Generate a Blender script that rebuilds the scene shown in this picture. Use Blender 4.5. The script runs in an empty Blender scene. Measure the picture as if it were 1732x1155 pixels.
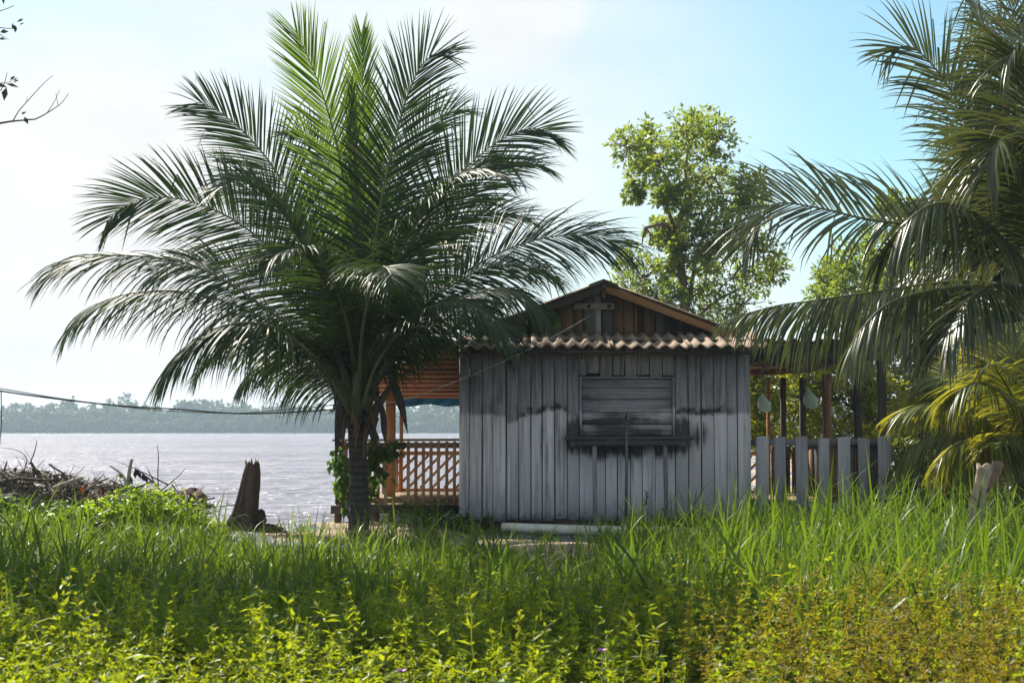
import bpy, math, random
import numpy as np
from mathutils import Vector
SC = bpy.context.scene
COL = SC.collection
R = math.radians
rng = np.random.default_rng(11)
random.seed(5)

# ------------------------------------------------------------------ camera
CAMZ, F, PITCH = 1.35, 2379.0, R(3.60)
cd = bpy.data.cameras.new('camera'); cam = bpy.data.objects.new('camera', cd); COL.objects.link(cam)
cam.location = (0, 0, CAMZ); cam.rotation_euler = (R(90) + PITCH, 0, 0)
cd.sensor_width = 36.0; cd.lens = 36.0 * F / 1732.0
cd.clip_start = 0.1; cd.clip_end = 6000
cd.dof.use_dof = True; cd.dof.focus_distance = 18.0; cd.dof.aperture_fstop = 6.3
SC.camera = cam

def ray(px, py):
    u, v = (px - 866.0) / F, (577.5 - py) / F
    c, s = math.cos(PITCH), math.sin(PITCH)
    return Vector((u, c - v * s, s + v * c))
def at(px, py, y):                       # the point at depth y that the photograph shows at a pixel
    d = ray(px, py); k = y / d.y
    return Vector((d.x * k, y, CAMZ + d.z * k))

# ------------------------------------------------------------------ node helper
class NT:
    def __init__(s, tree):
        s.t = tree; s.N = tree.nodes; s.L = tree.links
    def set(s, sock, v):
        if v is None: return
        if isinstance(v, bpy.types.NodeSocket): s.L.new(v, sock)
        else:
            if isinstance(v, (tuple, list)) and len(v) == 3 and sock.type == 'RGBA': v = (*v, 1)
            sock.default_value = v
    def n(s, typ, out=0, props=None, **ins):
        nd = s.N.new(typ)
        for k, v in (props or {}).items(): setattr(nd, k, v)
        for k, v in ins.items():
            key = int(k[1:]) if k[0] == '_' and k[1:].isdigit() else k.replace('_', ' ')
            s.set(nd.inputs[key], v)
        return nd.outputs[out]
    def m(s, op, a, b=None, c=None, clamp=False):
        nd = s.N.new('ShaderNodeMath'); nd.operation = op; nd.use_clamp = clamp
        for i, v in enumerate((a, b, c)): s.set(nd.inputs[i], v)
        return nd.outputs[0]
    def vm(s, op, a, b=None, out=0):
        nd = s.N.new('ShaderNodeVectorMath'); nd.operation = op
        s.set(nd.inputs[0], a); s.set(nd.inputs[1], b)
        return nd.outputs[out]
    def ss(s, v, a, b):                  # smoothstep from a to b
        return s.n('ShaderNodeMapRange', props={'interpolation_type': 'SMOOTHSTEP'}, Value=v, From_Min=a, From_Max=b)
    def mix(s, f, a, b, blend='MIX'):
        nd = s.N.new('ShaderNodeMix'); nd.data_type = 'RGBA'; nd.blend_type = blend
        s.set(nd.inputs[0], f); s.set(nd.inputs[6], a); s.set(nd.inputs[7], b)
        return nd.outputs[2]
    def ramp(s, f, stops):
        nd = s.N.new('ShaderNodeValToRGB'); e = nd.color_ramp.elements
        while len(e) < len(stops): e.new(.5)
        for el, (p, c) in zip(e, stops): el.position = p; el.color = (*c, 1)
        s.set(nd.inputs[0], f); return nd.outputs[0]
    def noise(s, vec, scale, detail=3, rough=.5, out=0):
        return s.n('ShaderNodeTexNoise', out=out, Vector=vec, Scale=scale, Detail=detail, Roughness=rough)
    def map(s, vec, scale=(1, 1, 1), loc=(0, 0, 0)):
        return s.n('ShaderNodeMapping', Vector=vec, Scale=scale, Location=loc)
    def xyz(s, vec):
        nd = s.N.new('ShaderNodeSeparateXYZ'); s.set(nd.inputs[0], vec); return nd.outputs
    def bump(s, h, strength, dist):
        return s.n('ShaderNodeBump', Height=h, Strength=strength, Distance=dist)

def new_mat(name):
    m = bpy.data.materials.new(name); m.use_nodes = True
    m.node_tree.nodes.clear(); return m, NT(m.node_tree)
def finish(t, shader, vol=None):
    o = t.N.new('ShaderNodeOutputMaterial')
    if shader is not None: t.L.new(shader, o.inputs[0])
    if vol is not None: t.L.new(vol, o.inputs[1])
def coords(t):
    tc = t.N.new('ShaderNodeTexCoord'); oi = t.N.new('ShaderNodeObjectInfo')
    ov = t.vm('ADD', tc.outputs['Object'], t.vm('SCALE', (13.1, 7.7, 3.3), None))
    sc = ov.node.inputs[1].links[0].from_node; t.L.new(oi.outputs['Random'], sc.inputs[3])
    return ov, oi.outputs['Random']

# ------------------------------------------------------------------ light
SUN_AZ, SUN_EL = R(-38), R(43)           # azimuth from the view direction, clockwise positive
SUND = Vector((math.sin(SUN_AZ) * math.cos(SUN_EL), math.cos(SUN_AZ) * math.cos(SUN_EL), math.sin(SUN_EL)))
ld = bpy.data.lights.new('sun', 'SUN'); ld.energy = 3.9; ld.angle = R(.55); ld.color = (1, .93, .80)
sun = bpy.data.objects.new('sun', ld); COL.objects.link(sun)
sun.rotation_euler = (-SUND).to_track_quat('-Z', 'Y').to_euler(); sun.location = (-20, 20, 30)

W = bpy.data.worlds.new('World'); SC.world = W; W.use_nodes = True
W.node_tree.nodes.clear(); t = NT(W.node_tree)
sky = t.N.new('ShaderNodeTexSky'); sky.sky_type = 'NISHITA'; sky.sun_disc = False
sky.sun_elevation = SUN_EL; sky.sun_rotation = SUN_AZ
sky.air_density = 1.0; sky.dust_density = .6; sky.ozone_density = 1.5
gen = t.N.new('ShaderNodeTexCoord').outputs['Generated']
def blob(px, py, a0, a1):                # a bank of thin cloud round one direction of the sky
    d = ray(px, py).normalized()
    return t.ss(t.vm('DOT_PRODUCT', gen, tuple(d), out=1), math.cos(R(a0)), math.cos(R(a1)))
gx, gy, gz = t.xyz(gen)
nz = t.noise(t.map(gen, (3, 3, 9)), 2.2, 5, .55)
nd = t.m('MULTIPLY', t.m('SUBTRACT', nz, .5), 1.0)
hor = t.m('MULTIPLY', t.ss(gz, .17, .03), .75)
bank = blob(150, 500, 15.5, 3)
top = t.m('MULTIPLY', blob(850, 0, 5.6, .6), .85)
mid = t.m('MULTIPLY', blob(560, 300, 22, 2), .66)
low = t.m('MULTIPLY', blob(1150, 520, 9, 2), .5)
msk = t.m('MAXIMUM', t.m('MAXIMUM', bank, top), t.m('MAXIMUM', mid, t.m('MAXIMUM', hor, low)))
far = t.ss(t.noise(t.map(gen, (2, 2, 6), (4, 1, 0)), 1.7, 5, .55), .40, .66)  # unseen cloud overhead and behind the camera, added for neutral fill light
far = t.m('MULTIPLY', far, t.m('MAXIMUM', t.ss(gz, .27, .5), t.ss(gy, .55, .15)))
msk = t.m('MAXIMUM', msk, far)
msk = t.ss(t.m('ADD', msk, t.m('MULTIPLY', nd, .22)), -.15, 1.0)
cloud = t.mix(t.ss(nz, .35, .65), (5.5, 5.55, 5.6), (5.95, 5.95, 5.9))
skyc = t.mix(.15, t.mix(1.0, sky.outputs[0], (.80, 1.10, 1.0), 'MULTIPLY'), (4.2, 5.6, 6.0))
colr = t.mix(msk, skyc, cloud)
bg = t.n('ShaderNodeBackground', Color=colr, Strength=.064)
wo = t.N.new('ShaderNodeOutputWorld'); t.L.new(bg, wo.inputs[0])

SC.view_settings.view_transform = 'Standard'; SC.view_settings.look = 'None'
SC.view_settings.exposure = 1.38; SC.view_settings.gamma = 1.0
SC.view_settings.use_curve_mapping = False
SC.render.engine = 'CYCLES'
cy = SC.cycles
cy.use_denoising = True; cy.max_bounces = 7; cy.diffuse_bounces = 4; cy.glossy_bounces = 3
cy.transmission_bounces = 5; cy.transparent_max_bounces = 8; cy.volume_bounces = 0
cy.sample_clamp_indirect = 6; cy.caustics_reflective = False; cy.caustics_refractive = False

# ------------------------------------------------------------------ object helpers
WO = {}
def thing(name, label, cat, loc, group=None):
    o = bpy.data.objects.new(name, None); COL.objects.link(o)
    o.empty_display_size = .2; o.location = loc; WO[o.name] = Vector(loc)
    tag(o, label, cat, group); return o
def tag(o, label=None, cat=None, group=None, kind=None):
    if label: o['label'] = label
    if cat: o['category'] = cat
    if group: o['group'] = group
    if kind: o['kind'] = kind
    return o
def mesh(name, v, f, mat, parent=None, smooth=False, rnd=None, origin=None, extra=None):
    """one mesh object from world-space vertices; f: (M,k) array or list of arrays/tuples"""
    v = np.asarray(v, dtype=np.float64)
    if origin is None: origin = (v[:, 0].mean(), v[:, 1].mean(), v[:, 2].min())
    origin = Vector(origin); lv = (v - np.array(origin)).astype(np.float32)
    me = bpy.data.meshes.new(name)
    fs = [np.asarray(f)] if isinstance(f, np.ndarray) else None
    if fs is not None:
        k = fs[0].shape[1]; m_ = fs[0].shape[0]
        loops = fs[0].reshape(-1).astype(np.int32); tot = np.full(m_, k, np.int32)
    else:
        loops = np.concatenate([np.asarray(q, np.int32).reshape(-1) for q in f])
        tot = np.concatenate([np.full(len(q) if np.ndim(q) == 2 else 1, np.shape(q)[-1], np.int32) for q in f])
    me.vertices.add(len(lv)); me.vertices.foreach_set('co', lv.reshape(-1))
    me.loops.add(len(loops)); me.loops.foreach_set('vertex_index', loops)
    st = np.concatenate([[0], np.cumsum(tot)[:-1]]).astype(np.int32)
    me.polygons.add(len(tot)); me.polygons.foreach_set('loop_start', st)
    if smooth: me.polygons.foreach_set('use_smooth', np.ones(len(tot), bool))
    if rnd is not None:
        a = me.attributes.new('rnd', 'FLOAT', 'POINT'); a.data.foreach_set('value', np.asarray(rnd, np.float32))
    me.update(calc_edges=True); me.validate()
    if mat: me.materials.append(mat)
    o = bpy.data.objects.new(name, me); COL.objects.link(o)
    WO[o.name] = origin
    if parent is not None:
        o.parent = parent; o.location = origin - WO[parent.name]
    else: o.location = origin
    return o

class MB:                                # collects plain shapes into one mesh
    def __init__(s): s.v = []; s.f = []
    def add(s, vs, fs):
        b = len(s.v); s.v += [tuple(p) for p in vs]; s.f += [tuple(i + b for i in q) for q in fs]; return s
    def box(s, a, b):
        (x0, y0, z0), (x1, y1, z1) = a, b
        return s.add([(x0, y0, z0), (x1, y0, z0), (x1, y1, z0), (x0, y1, z0), (x0, y0, z1), (x1, y0, z1), (x1, y1, z1), (x0, y1, z1)],
                     [(0, 3, 2, 1), (4, 5, 6, 7), (0, 1, 5, 4), (1, 2, 6, 5), (2, 3, 7, 6), (3, 0, 4, 7)])
    def bar(s, p, q, w, h, up=(0, 0, 1), bev=.12):     # a straight bar from p to q, chamfered along its length
        p, q = Vector(p), Vector(q); T = (q - p).normalized(); u = Vector(up)
        if abs(T.dot(u)) > .95: u = Vector((0, -1, 0))
        S = T.cross(u).normalized(); U = S.cross(T)
        b = bev * min(w, h); x, z = w / 2, h / 2
        cs = [(-x + b, -z), (x - b, -z), (x, -z + b), (x, z - b), (x - b, z), (-x + b, z), (-x, z - b), (-x, -z + b)]
        vs = [p + S * a + U * c for a, c in cs] + [q + S * a + U * c for a, c in cs]
        n = 8
        return s.add(vs, [(i, i + n, (i + 1) % n + n, (i + 1) % n) for i in range(n)] + [tuple(range(n)), tuple(range(2 * n - 1, n - 1, -1))])
    def tube(s, pts, rad, n=6, jag=0):
        pts = [Vector(p) for p in pts]
        if not hasattr(rad, '__len__'): rad = [rad] * len(pts)
        T = [(pts[min(i + 1, len(pts) - 1)] - pts[max(i - 1, 0)]).normalized() for i in range(len(pts))]
        u = Vector((0, 0, 1)) if abs(T[0].z) < .9 else Vector((1, 0, 0))
        S = T[0].cross(u).normalized(); vs = []
        for P, t_, r in zip(pts, T, rad):
            S = (S - t_ * S.dot(t_)).normalized(); U = t_.cross(S)
            for k in range(n):
                a = 2 * math.pi * k / n; q = r * (1 + jag * (random.random() - .5))
                vs.append(P + S * math.cos(a) * q + U * math.sin(a) * q)
        fs = [(i * n + k, i * n + (k + 1) % n, (i + 1) * n + (k + 1) % n, (i + 1) * n + k) for i in range(len(pts) - 1) for k in range(n)]
        fs += [tuple(range(n - 1, -1, -1)), tuple(range((len(pts) - 1) * n, len(pts) * n))]
        return s.add(vs, fs)
    def build(s, name, mat, parent=None, smooth=False, origin=None):
        return mesh(name, s.v, s.f, mat, parent, smooth, origin=origin)

def spline(pts, n):                      # Catmull-Rom through points
    P = [np.array(p, float) for p in pts]; P = [2 * P[0] - P[1]] + P + [2 * P[-1] - P[-2]]
    out = []
    for s_ in np.linspace(0, len(P) - 3 - 1e-9, n):
        i = int(s_); u = s_ - i; a, b, c, d = P[i:i + 4]
        out.append(.5 * ((2 * b) + (c - a) * u + (2 * a - 5 * b + 4 * c - d) * u * u + (3 * b - a - 3 * c + d) * u ** 3))
    return np.array(out)
def unit(a): return a / np.maximum(np.linalg.norm(a, axis=-1, keepdims=True), 1e-9)

def leaves_mesh(P, D, Nn, L, Wd):        # folded rhombic leaves: P base, D direction, Nn blade normal
    S = unit(np.cross(D, Nn)); Nn = np.cross(S, D)
    L = L[:, None]; Wd = Wd[:, None]
    mid = P + D * L * .45
    v = np.stack([P, mid + S * Wd + Nn * Wd * .35, P + D * L - Nn * L * .12, mid - S * Wd + Nn * Wd * .35], 1).reshape(-1, 3)
    b = (np.arange(len(P)) * 4)[:, None]
    f = np.concatenate([b + np.array([[0, 1, 2]]), b + np.array([[0, 2, 3]])], 1).reshape(-1, 3)
    return v, f
def rand_dirs(n, up=0):
    d = rng.normal(size=(n, 3)); d[:, 2] += up; return unit(d)
# ------------------------------------------------------------------ materials
def leaf_mat(name, stops, trans=.45, tcol=(.30, .42, .05), rough=.42, tmul=1.0, spec=.5):
    m, t = new_mat(name)
    at_ = t.N.new('ShaderNodeAttribute'); at_.attribute_name = 'rnd'
    c = t.ramp(at_.outputs['Fac'], stops)
    p = t.N.new('ShaderNodeBsdfPrincipled'); t.set(p.inputs['Base Color'], c); p.inputs['Roughness'].default_value = rough
    p.inputs['Specular IOR Level'].default_value = spec
    tc = t.mix(.6, c, tcol)
    tr = t.n('ShaderNodeBsdfTranslucent', Color=tc)
    sh = t.n('ShaderNodeMixShader', _0=trans, _1=p.outputs[0], _2=tr)
    finish(t, sh); return m
def wood_mat(name, light, dark, axis=2, rough=.75, spots=.5, scale=1.0):
    m, t = new_mat(name)
    ov, rd = coords(t)
    sc = [26 * scale] * 3; sc[axis] = 1.6 * scale
    g = t.noise(t.map(ov, tuple(sc)), 1, 5, .6)
    sc2 = [5 * scale] * 3; sc2[axis] = 1.2
    b = t.noise(t.map(ov, tuple(sc2)), 1, 4, .6)
    f = t.m('ADD', t.m('MULTIPLY', g, .7), t.m('MULTIPLY', rd, .35))
    c = t.mix(t.ss(f, .3, .8), dark, light)
    c = t.mix(t.m('MULTIPLY', t.ss(b, .5, .72), spots), c, tuple(.45 * q for q in dark))
    p = t.n('ShaderNodeBsdfPrincipled', Base_Color=c, Roughness=rough, Specular_IOR_Level=.15, Normal=t.bump(g, .5, .004))
    finish(t, p); return m
def plain(name, col, rough=.6, metal=0, var=.25, scale=6, bump=.0):
    m, t = new_mat(name); ov, rd = coords(t)
    n_ = t.noise(ov, scale, 5, .6)
    c = t.mix(t.ss(n_, .3, .75), tuple(q * (1 - var) for q in col), tuple(min(1, q * (1 + var)) for q in col))
    p = t.n('ShaderNodeBsdfPrincipled', Base_Color=c, Roughness=rough, Metallic=metal, Normal=t.bump(n_, bump, .02) if bump else None)
    finish(t, p); return m

# whitewashed weathered wall boards: the marks are in the wall's own plane (world x and z)
def wall_mat(name='whitewashed_boards', ax=2):
    m, t = new_mat(name)
    def sc(a, b): q = [a] * 3; q[ax] = b; return tuple(q)
    ov, rd = coords(t)
    pos = t.N.new('ShaderNodeNewGeometry').outputs['Position']
    x, y, z = t.xyz(pos)
    g = t.noise(t.map(ov, sc(42, 1.7)), 1, 5, .65)
    streak = t.noise(t.map(ov, sc(16, .8)), 1, 4, .6)
    blotch = t.noise(pos, 2.6, 5, .62)
    fine = t.noise(pos, 11, 4, .6)
    paint = t.mix(t.ss(t.m('ADD', t.m('MULTIPLY', g, .6), t.m('MULTIPLY', rd, .5)), .25, .85), (.60, .565, .63), (.86, .82, .88))
    bare = t.mix(t.ss(g, .3, .7), (.15, .14, .168), (.36, .335, .39))
    # tide line above which the wash has weathered off
    ln = t.m('ADD', 1.60, t.m('ADD', t.m('MULTIPLY', t.m('SUBTRACT', t.noise(t.map(pos, (2.2, 1, .3)), 1.3, 5, .65), .5), .22), t.m('MULTIPLY', t.m('SUBTRACT', rd, .5), .11)))
    ln = t.m('SUBTRACT', ln, t.m('MULTIPLY', t.ss(x, .55, -.1), .10))
    h = t.m('SUBTRACT', z, ln)
    above = t.ss(h, -.03, .05)
    wear = t.m('MULTIPLY', t.ss(t.m('ADD', streak, t.m('MULTIPLY', rd, .26)), .50, .92), .70)
    body = t.mix(t.m('ADD', t.m('MULTIPLY', above, .9), t.m('MULTIPLY', t.m('SUBTRACT', 1.0, above), wear), clamp=True), paint, bare)
    # dark mould edge of the tide line
    edge = t.m('MULTIPLY', t.ss(t.m('ABSOLUTE', t.m('SUBTRACT', h, .045)), .085, .01), t.m('MULTIPLY', t.ss(fine, .30, .58), .95))
    inl = t.m('MULTIPLY', t.ss(x, .02, .14), t.ss(x, .86, .70)); inr = t.m('MULTIPLY', t.ss(x, 2.12, 2.25), t.ss(x, 3.05, 2.85))
    edge = t.m('MULTIPLY', edge, t.m('MAXIMUM', inl, inr))
    # mould around the shelf
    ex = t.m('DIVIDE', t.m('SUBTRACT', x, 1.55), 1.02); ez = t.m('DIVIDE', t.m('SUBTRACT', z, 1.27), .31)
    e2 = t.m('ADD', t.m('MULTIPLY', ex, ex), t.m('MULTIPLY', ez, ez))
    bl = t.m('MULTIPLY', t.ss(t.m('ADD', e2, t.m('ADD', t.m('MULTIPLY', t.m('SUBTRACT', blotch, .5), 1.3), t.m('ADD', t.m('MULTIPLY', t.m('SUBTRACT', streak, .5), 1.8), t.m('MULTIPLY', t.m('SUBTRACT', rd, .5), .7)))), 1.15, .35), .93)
    # runs of mould below the shelf and dirt along the foot
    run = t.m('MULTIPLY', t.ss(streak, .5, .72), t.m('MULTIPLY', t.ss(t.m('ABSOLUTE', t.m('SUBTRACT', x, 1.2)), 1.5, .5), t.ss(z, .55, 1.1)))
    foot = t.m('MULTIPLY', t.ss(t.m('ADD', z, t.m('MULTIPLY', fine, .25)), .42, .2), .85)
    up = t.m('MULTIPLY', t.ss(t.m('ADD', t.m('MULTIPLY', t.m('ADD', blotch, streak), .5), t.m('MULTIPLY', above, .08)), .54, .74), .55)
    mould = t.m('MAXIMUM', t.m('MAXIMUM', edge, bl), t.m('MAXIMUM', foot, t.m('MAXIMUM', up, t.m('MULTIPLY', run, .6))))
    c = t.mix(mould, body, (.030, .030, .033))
    p = t.n('ShaderNodeBsdfPrincipled', Base_Color=c, Roughness=.8, Specular_IOR_Level=.2, Normal=t.bump(g, .45, .004))
    finish(t, p); return m

M = {}
M['wall'] = wall_mat()
M['wallx'] = wall_mat('whitewashed_slats', 0)
M['grey'] = wood_mat('grey_weathered_wood', (.50, .485, .53), (.27, .26, .285))
M['greyx'] = wood_mat('grey_weathered_board', (.38, .36, .39), (.14, .13, .14), axis=0)
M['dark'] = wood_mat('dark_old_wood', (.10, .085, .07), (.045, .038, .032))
M['darkx'] = wood_mat('dark_old_beam', (.11, .09, .07), (.045, .037, .03), axis=0)
M['orange'] = wood_mat('fresh_reddish_wood', (.52, .27, .115), (.34, .15, .06), spots=.25)
M['orangex'] = wood_mat('fresh_reddish_board', (.56, .29, .12), (.34, .15, .055), axis=0, spots=.3)
M['orangey'] = wood_mat('fresh_reddish_rafter', (.50, .25, .10), (.30, .13, .05), axis=1, spots=.3)
M['gableg'] = wood_mat('greyed_gable_wood', (.25, .225, .19), (.12, .105, .09))
M['legw'] = wood_mat('grey_shelf_leg_wood', (.34, .32, .35), (.15, .14, .15))
M['bargex'] = wood_mat('reddish_bargeboard', (.36, .18, .08), (.20, .10, .05), axis=0, spots=.6)
M['brown'] = wood_mat('brown_gable_wood', (.27, .15, .075), (.13, .075, .042), spots=.5)
M['tan'] = wood_mat('tan_railing_wood', (.66, .48, .30), (.40, .25, .14), spots=.3)
M['floorw'] = wood_mat('deck_boards', (.50, .36, .23), (.30, .20, .12), axis=0, spots=.3)
M['pale'] = wood_mat('pale_board', (.50, .49, .45), (.30, .29, .27), spots=.3)
M['palex'] = wood_mat('pale_crosspiece', (.52, .49, .42), (.32, .30, .26), axis=0, spots=.3)
M['pvc'] = plain('dirty_white_plastic', (.62, .60, .54), .45, var=.2, scale=4)
M['steel'] = plain('old_galvanised_pipe', (.13, .125, .12), .5, .5, .3, 20)
M['bag'] = None
M['tarp'] = plain('blue_tarpaulin', (.05, .32, .62), .45, var=.3, scale=3, bump=.5)
M['cable'] = plain('black_cable', (.025, .025, .028), .5)
M['wire'] = plain('grey_cable', (.30, .30, .30), .5)
M['bark'] = plain('tree_bark', (.20, .125, .085), .9, var=.45, scale=9, bump=.6)
M['palebark'] = plain('pale_bark', (.34, .27, .19), .9, var=.35, scale=9, bump=.6)
M['drift'] = wood_mat('bleached_driftwood', (.66, .59, .50), (.36, .31, .26), axis=0, spots=.3)
M['stick'] = wood_mat('dead_stick', (.19, .155, .125), (.07, .058, .048), axis=0, spots=.4)
M['stump'] = wood_mat('rotting_stump_wood', (.115, .078, .056), (.04, .028, .021), spots=.8, scale=.8)
M['chunk'] = plain('rotting_log', (.10, .065, .045), .95, var=.5, scale=7, bump=.8)
M['fibre'] = wood_mat('palm_fibre', (.15, .095, .055), (.06, .04, .026))
M['nut'] = plain('green_coconut_skin', (.22, .25, .06), .35, var=.3, scale=8)
M['orangescrap'] = plain('orange_plastic_scrap', (.75, .16, .03), .5)
M['petal'] = plain('purple_petal', (.36, .10, .42), .5)

m, t = new_mat('corrugated_cement'); ov, rd = coords(t)
n1 = t.noise(ov, 5, 6, .65); n2 = t.noise(t.map(ov, (3, 30, 30)), 1, 4, .6)
c = t.mix(t.ss(n1, .3, .75), (.11, .075, .05), (.37, .255, .17))
c = t.mix(t.m('MULTIPLY', t.ss(n2, .5, .7), .5), c, (.10, .08, .06))
finish(t, t.n('ShaderNodeBsdfPrincipled', Base_Color=c, Roughness=.85, Normal=t.bump(n1, .5, .01))); M['roof'] = m

m, t = new_mat('thin_green_plastic'); ov, rd = coords(t)
p = t.n('ShaderNodeBsdfPrincipled', Base_Color=(.74, .86, .78), Roughness=.35)
tr = t.n('ShaderNodeBsdfTranslucent', Color=(.82, .95, .85))
finish(t, t.n('ShaderNodeMixShader', _0=.5, _1=p, _2=tr)); M['bag'] = m

m, t = new_mat('palm_trunk_bark'); ov, rd = coords(t)
x, y, z = t.xyz(ov)
ringn = t.noise(ov, 6, 4, .6)
ring = t.m('SINE', t.m('MULTIPLY', t.m('ADD', z, t.m('MULTIPLY', ringn, .05)), 75))
c = t.mix(t.ss(t.m('ADD', t.m('MULTIPLY', ring, .14), ringn), .25, .85), (.020, .016, .013), (.060, .050, .040))
finish(t, t.n('ShaderNodeBsdfPrincipled', Base_Color=c, Roughness=.9, Normal=t.bump(t.m('ADD', ring, t.m('MULTIPLY', ringn, 2)), .3, .015))); M['palmtrunk'] = m

M['frond'] = leaf_mat('palm_leaflets', [(0, (.009, .021, .009)), (.6, (.018, .040, .013)), (.93, (.045, .080, .020)), (1, (.20, .16, .06))], .15, (.14, .26, .03), .46, spec=.24)
M['frond_new'] = leaf_mat('young_palm_leaflets', [(0, (.025, .06, .012)), (.6, (.05, .11, .018)), (1, (.09, .15, .025))], .40, (.34, .52, .03), .42, spec=.28)
M['frond_dry'] = leaf_mat('weathered_palm_leaflets', [(0, (.022, .038, .014)), (.5, (.048, .068, .024)), (.8, (.10, .115, .045)), (1, (.28, .23, .12))], .16, (.26, .30, .05), .34, spec=.5)
M['frond_yellow'] = leaf_mat('yellowing_palm_leaflets', [(0, (.07, .11, .022)), (.5, (.11, .155, .028)), (.85, (.21, .215, .03)), (1, (.40, .28, .03))], .38, (.62, .56, .03), .38)
M['rib'] = plain('frond_midrib', (.115, .125, .05), .5, var=.2)
M['ribdark'] = plain('frond_petiole', (.07, .075, .03), .6, var=.3)
M['deadleaf'] = plain('dead_palm_spathe', (.035, .030, .028), .8, var=.4)
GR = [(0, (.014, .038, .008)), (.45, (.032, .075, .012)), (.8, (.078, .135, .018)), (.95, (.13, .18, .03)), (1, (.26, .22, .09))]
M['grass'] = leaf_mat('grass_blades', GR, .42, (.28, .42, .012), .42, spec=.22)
M['weed'] = leaf_mat('weed_leaves', [(0, (.03, .070, .012)), (.5, (.085, .15, .014)), (.9, (.20, .25, .02)), (1, (.30, .24, .03))], .48, (.62, .68, .010), .45, spec=.25)
M['olive'] = leaf_mat('olive_scrub_leaves', [(0, (.06, .044, .012)), (.4, (.12, .092, .014)), (.8, (.16, .165, .018)), (1, (.24, .12, .03))], .43, (.54, .44, .010), .45, spec=.25)
M['vine'] = leaf_mat('ground_vine_leaves', [(0, (.06, .12, .015)), (.6, (.12, .21, .02)), (1, (.20, .24, .03))], .5, (.60, .80, .015), .45, spec=.3)
M['creeper'] = leaf_mat('creeper_leaves', [(0, (.018, .045, .010)), (.7, (.04, .09, .014)), (1, (.08, .15, .022))], .40, (.26, .46, .03), .36)
M['crown'] = leaf_mat('tree_leaves', [(0, (.055, .10, .024)), (.6, (.10, .150, .030)), (.94, (.18, .21, .04)), (1, (.34, .20, .03))], .46, (.50, .62, .05), .36, spec=.4)
M['crown2'] = leaf_mat('bush_leaves', [(0, (.08, .13, .018)), (.6, (.18, .23, .024)), (.95, (.30, .31, .03)), (1, (.36, .25, .03))], .52, (.66, .62, .015), .42, spec=.4)
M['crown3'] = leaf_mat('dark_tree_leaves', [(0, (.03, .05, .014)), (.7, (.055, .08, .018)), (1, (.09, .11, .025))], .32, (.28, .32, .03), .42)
M['far'] = leaf_mat('far_forest_leaves', [(0, (.025, .05, .022)), (.6, (.045, .08, .03)), (1, (.08, .11, .035))], .2, (.2, .26, .05), .6, spec=.2)
M['twigleaf'] = leaf_mat('dark_leaves', [(0, (.03, .045, .02)), (1, (.05, .075, .025))], .25, (.2, .25, .04), .4)
M['litter'] = plain('dry_leaf_litter', (.10, .075, .05), .9, var=.5, scale=3)
M['twig'] = plain('thin_dark_twig', (.07, .055, .055), .8)
# ------------------------------------------------------------------ ground, river, far forest, haze
WATER = -.70
def smooth(a, b, v):
    u = np.clip((v - a) / (b - a), 0, 1); return u * u * (3 - 2 * u)
def ground_z(x, y):
    x = np.asarray(x, float); y = np.asarray(y, float)
    shore = 20.6 + .35 * np.sin(x * .9) + 7 * smooth(1.0, 4.5, x) + 55 * smooth(4.5, 10, x)
    z = -2.0 * smooth(0, 3.2, y - shore)
    z = z + .05 * np.sin(x * 1.3 + .6) * np.sin(y * .9) + .025 * np.sin(x * 3.1 + y * 2.3)
    z = z + .16 * np.exp(-((x - 1.0) ** 2 / 14 + (y - 8) ** 2 / 9)) * 0
    z = z + 2.7 * smooth(596, 612, y + 12 * np.sin(x * .013) + 5 * np.sin(x * .05))
    return z
def axis(parts):
    out = []
    for a, b, s_ in parts: out += list(np.arange(a, b, s_))
    return np.array(out + [parts[-1][1]])
gx_ = axis([(-1500, -300, 100), (-300, -40, 20), (-40, -12, 2), (-12, 14, .4), (14, 40, 2), (40, 300, 20), (300, 1500, 100)])
gy_ = axis([(-150, -20, 10), (-20, 2, 2), (2, 30, .4), (30, 90, 3), (90, 580, 35), (580, 640, 4), (640, 1450, 90)])
X, Y = np.meshgrid(gx_, gy_); Z = ground_z(X, Y)
nx, ny = len(gx_), len(gy_)
idx = np.arange(nx * ny).reshape(ny, nx)
q = np.stack([idx[:-1, :-1], idx[:-1, 1:], idx[1:, 1:], idx[1:, :-1]], -1).reshape(-1, 4)
m, t = new_mat('sandy_earth')
pos = t.N.new('ShaderNodeNewGeometry').outputs['Position']
n1 = t.noise(pos, .9, 5, .6); n2 = t.noise(pos, 9, 5, .65); n3 = t.noise(pos, 45, 3, .6)
c = t.mix(t.ss(n1, .38, .66), (.40, .31, .22), (.24, .175, .115))
c = t.mix(t.m('MULTIPLY', t.ss(n2, .45, .75), .6), c, (.12, .085, .05))
gx2, gy2, gz2 = t.xyz(pos)
veg = t.m('MAXIMUM', t.ss(gy2, 13.6, 11.5), t.ss(gy2, 100, 200))
c = t.mix(t.m('MULTIPLY', veg, .8), c, (.045, .042, .018))
c = t.mix(t.ss(gz2, -.45, -.75), c, (.12, .095, .07))
finish(t, t.n('ShaderNodeBsdfPrincipled', Base_Color=c, Roughness=.95, Normal=t.bump(t.m('ADD', n2, t.m('MULTIPLY', n3, .4)), .7, .05)))
g = mesh('ground', np.stack([X, Y, Z], -1).reshape(-1, 3), q, m, smooth=True, origin=(0, 0, 0)); tag(g, kind='structure')
def on_ground(x, y): return float(ground_z(x, y))

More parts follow.
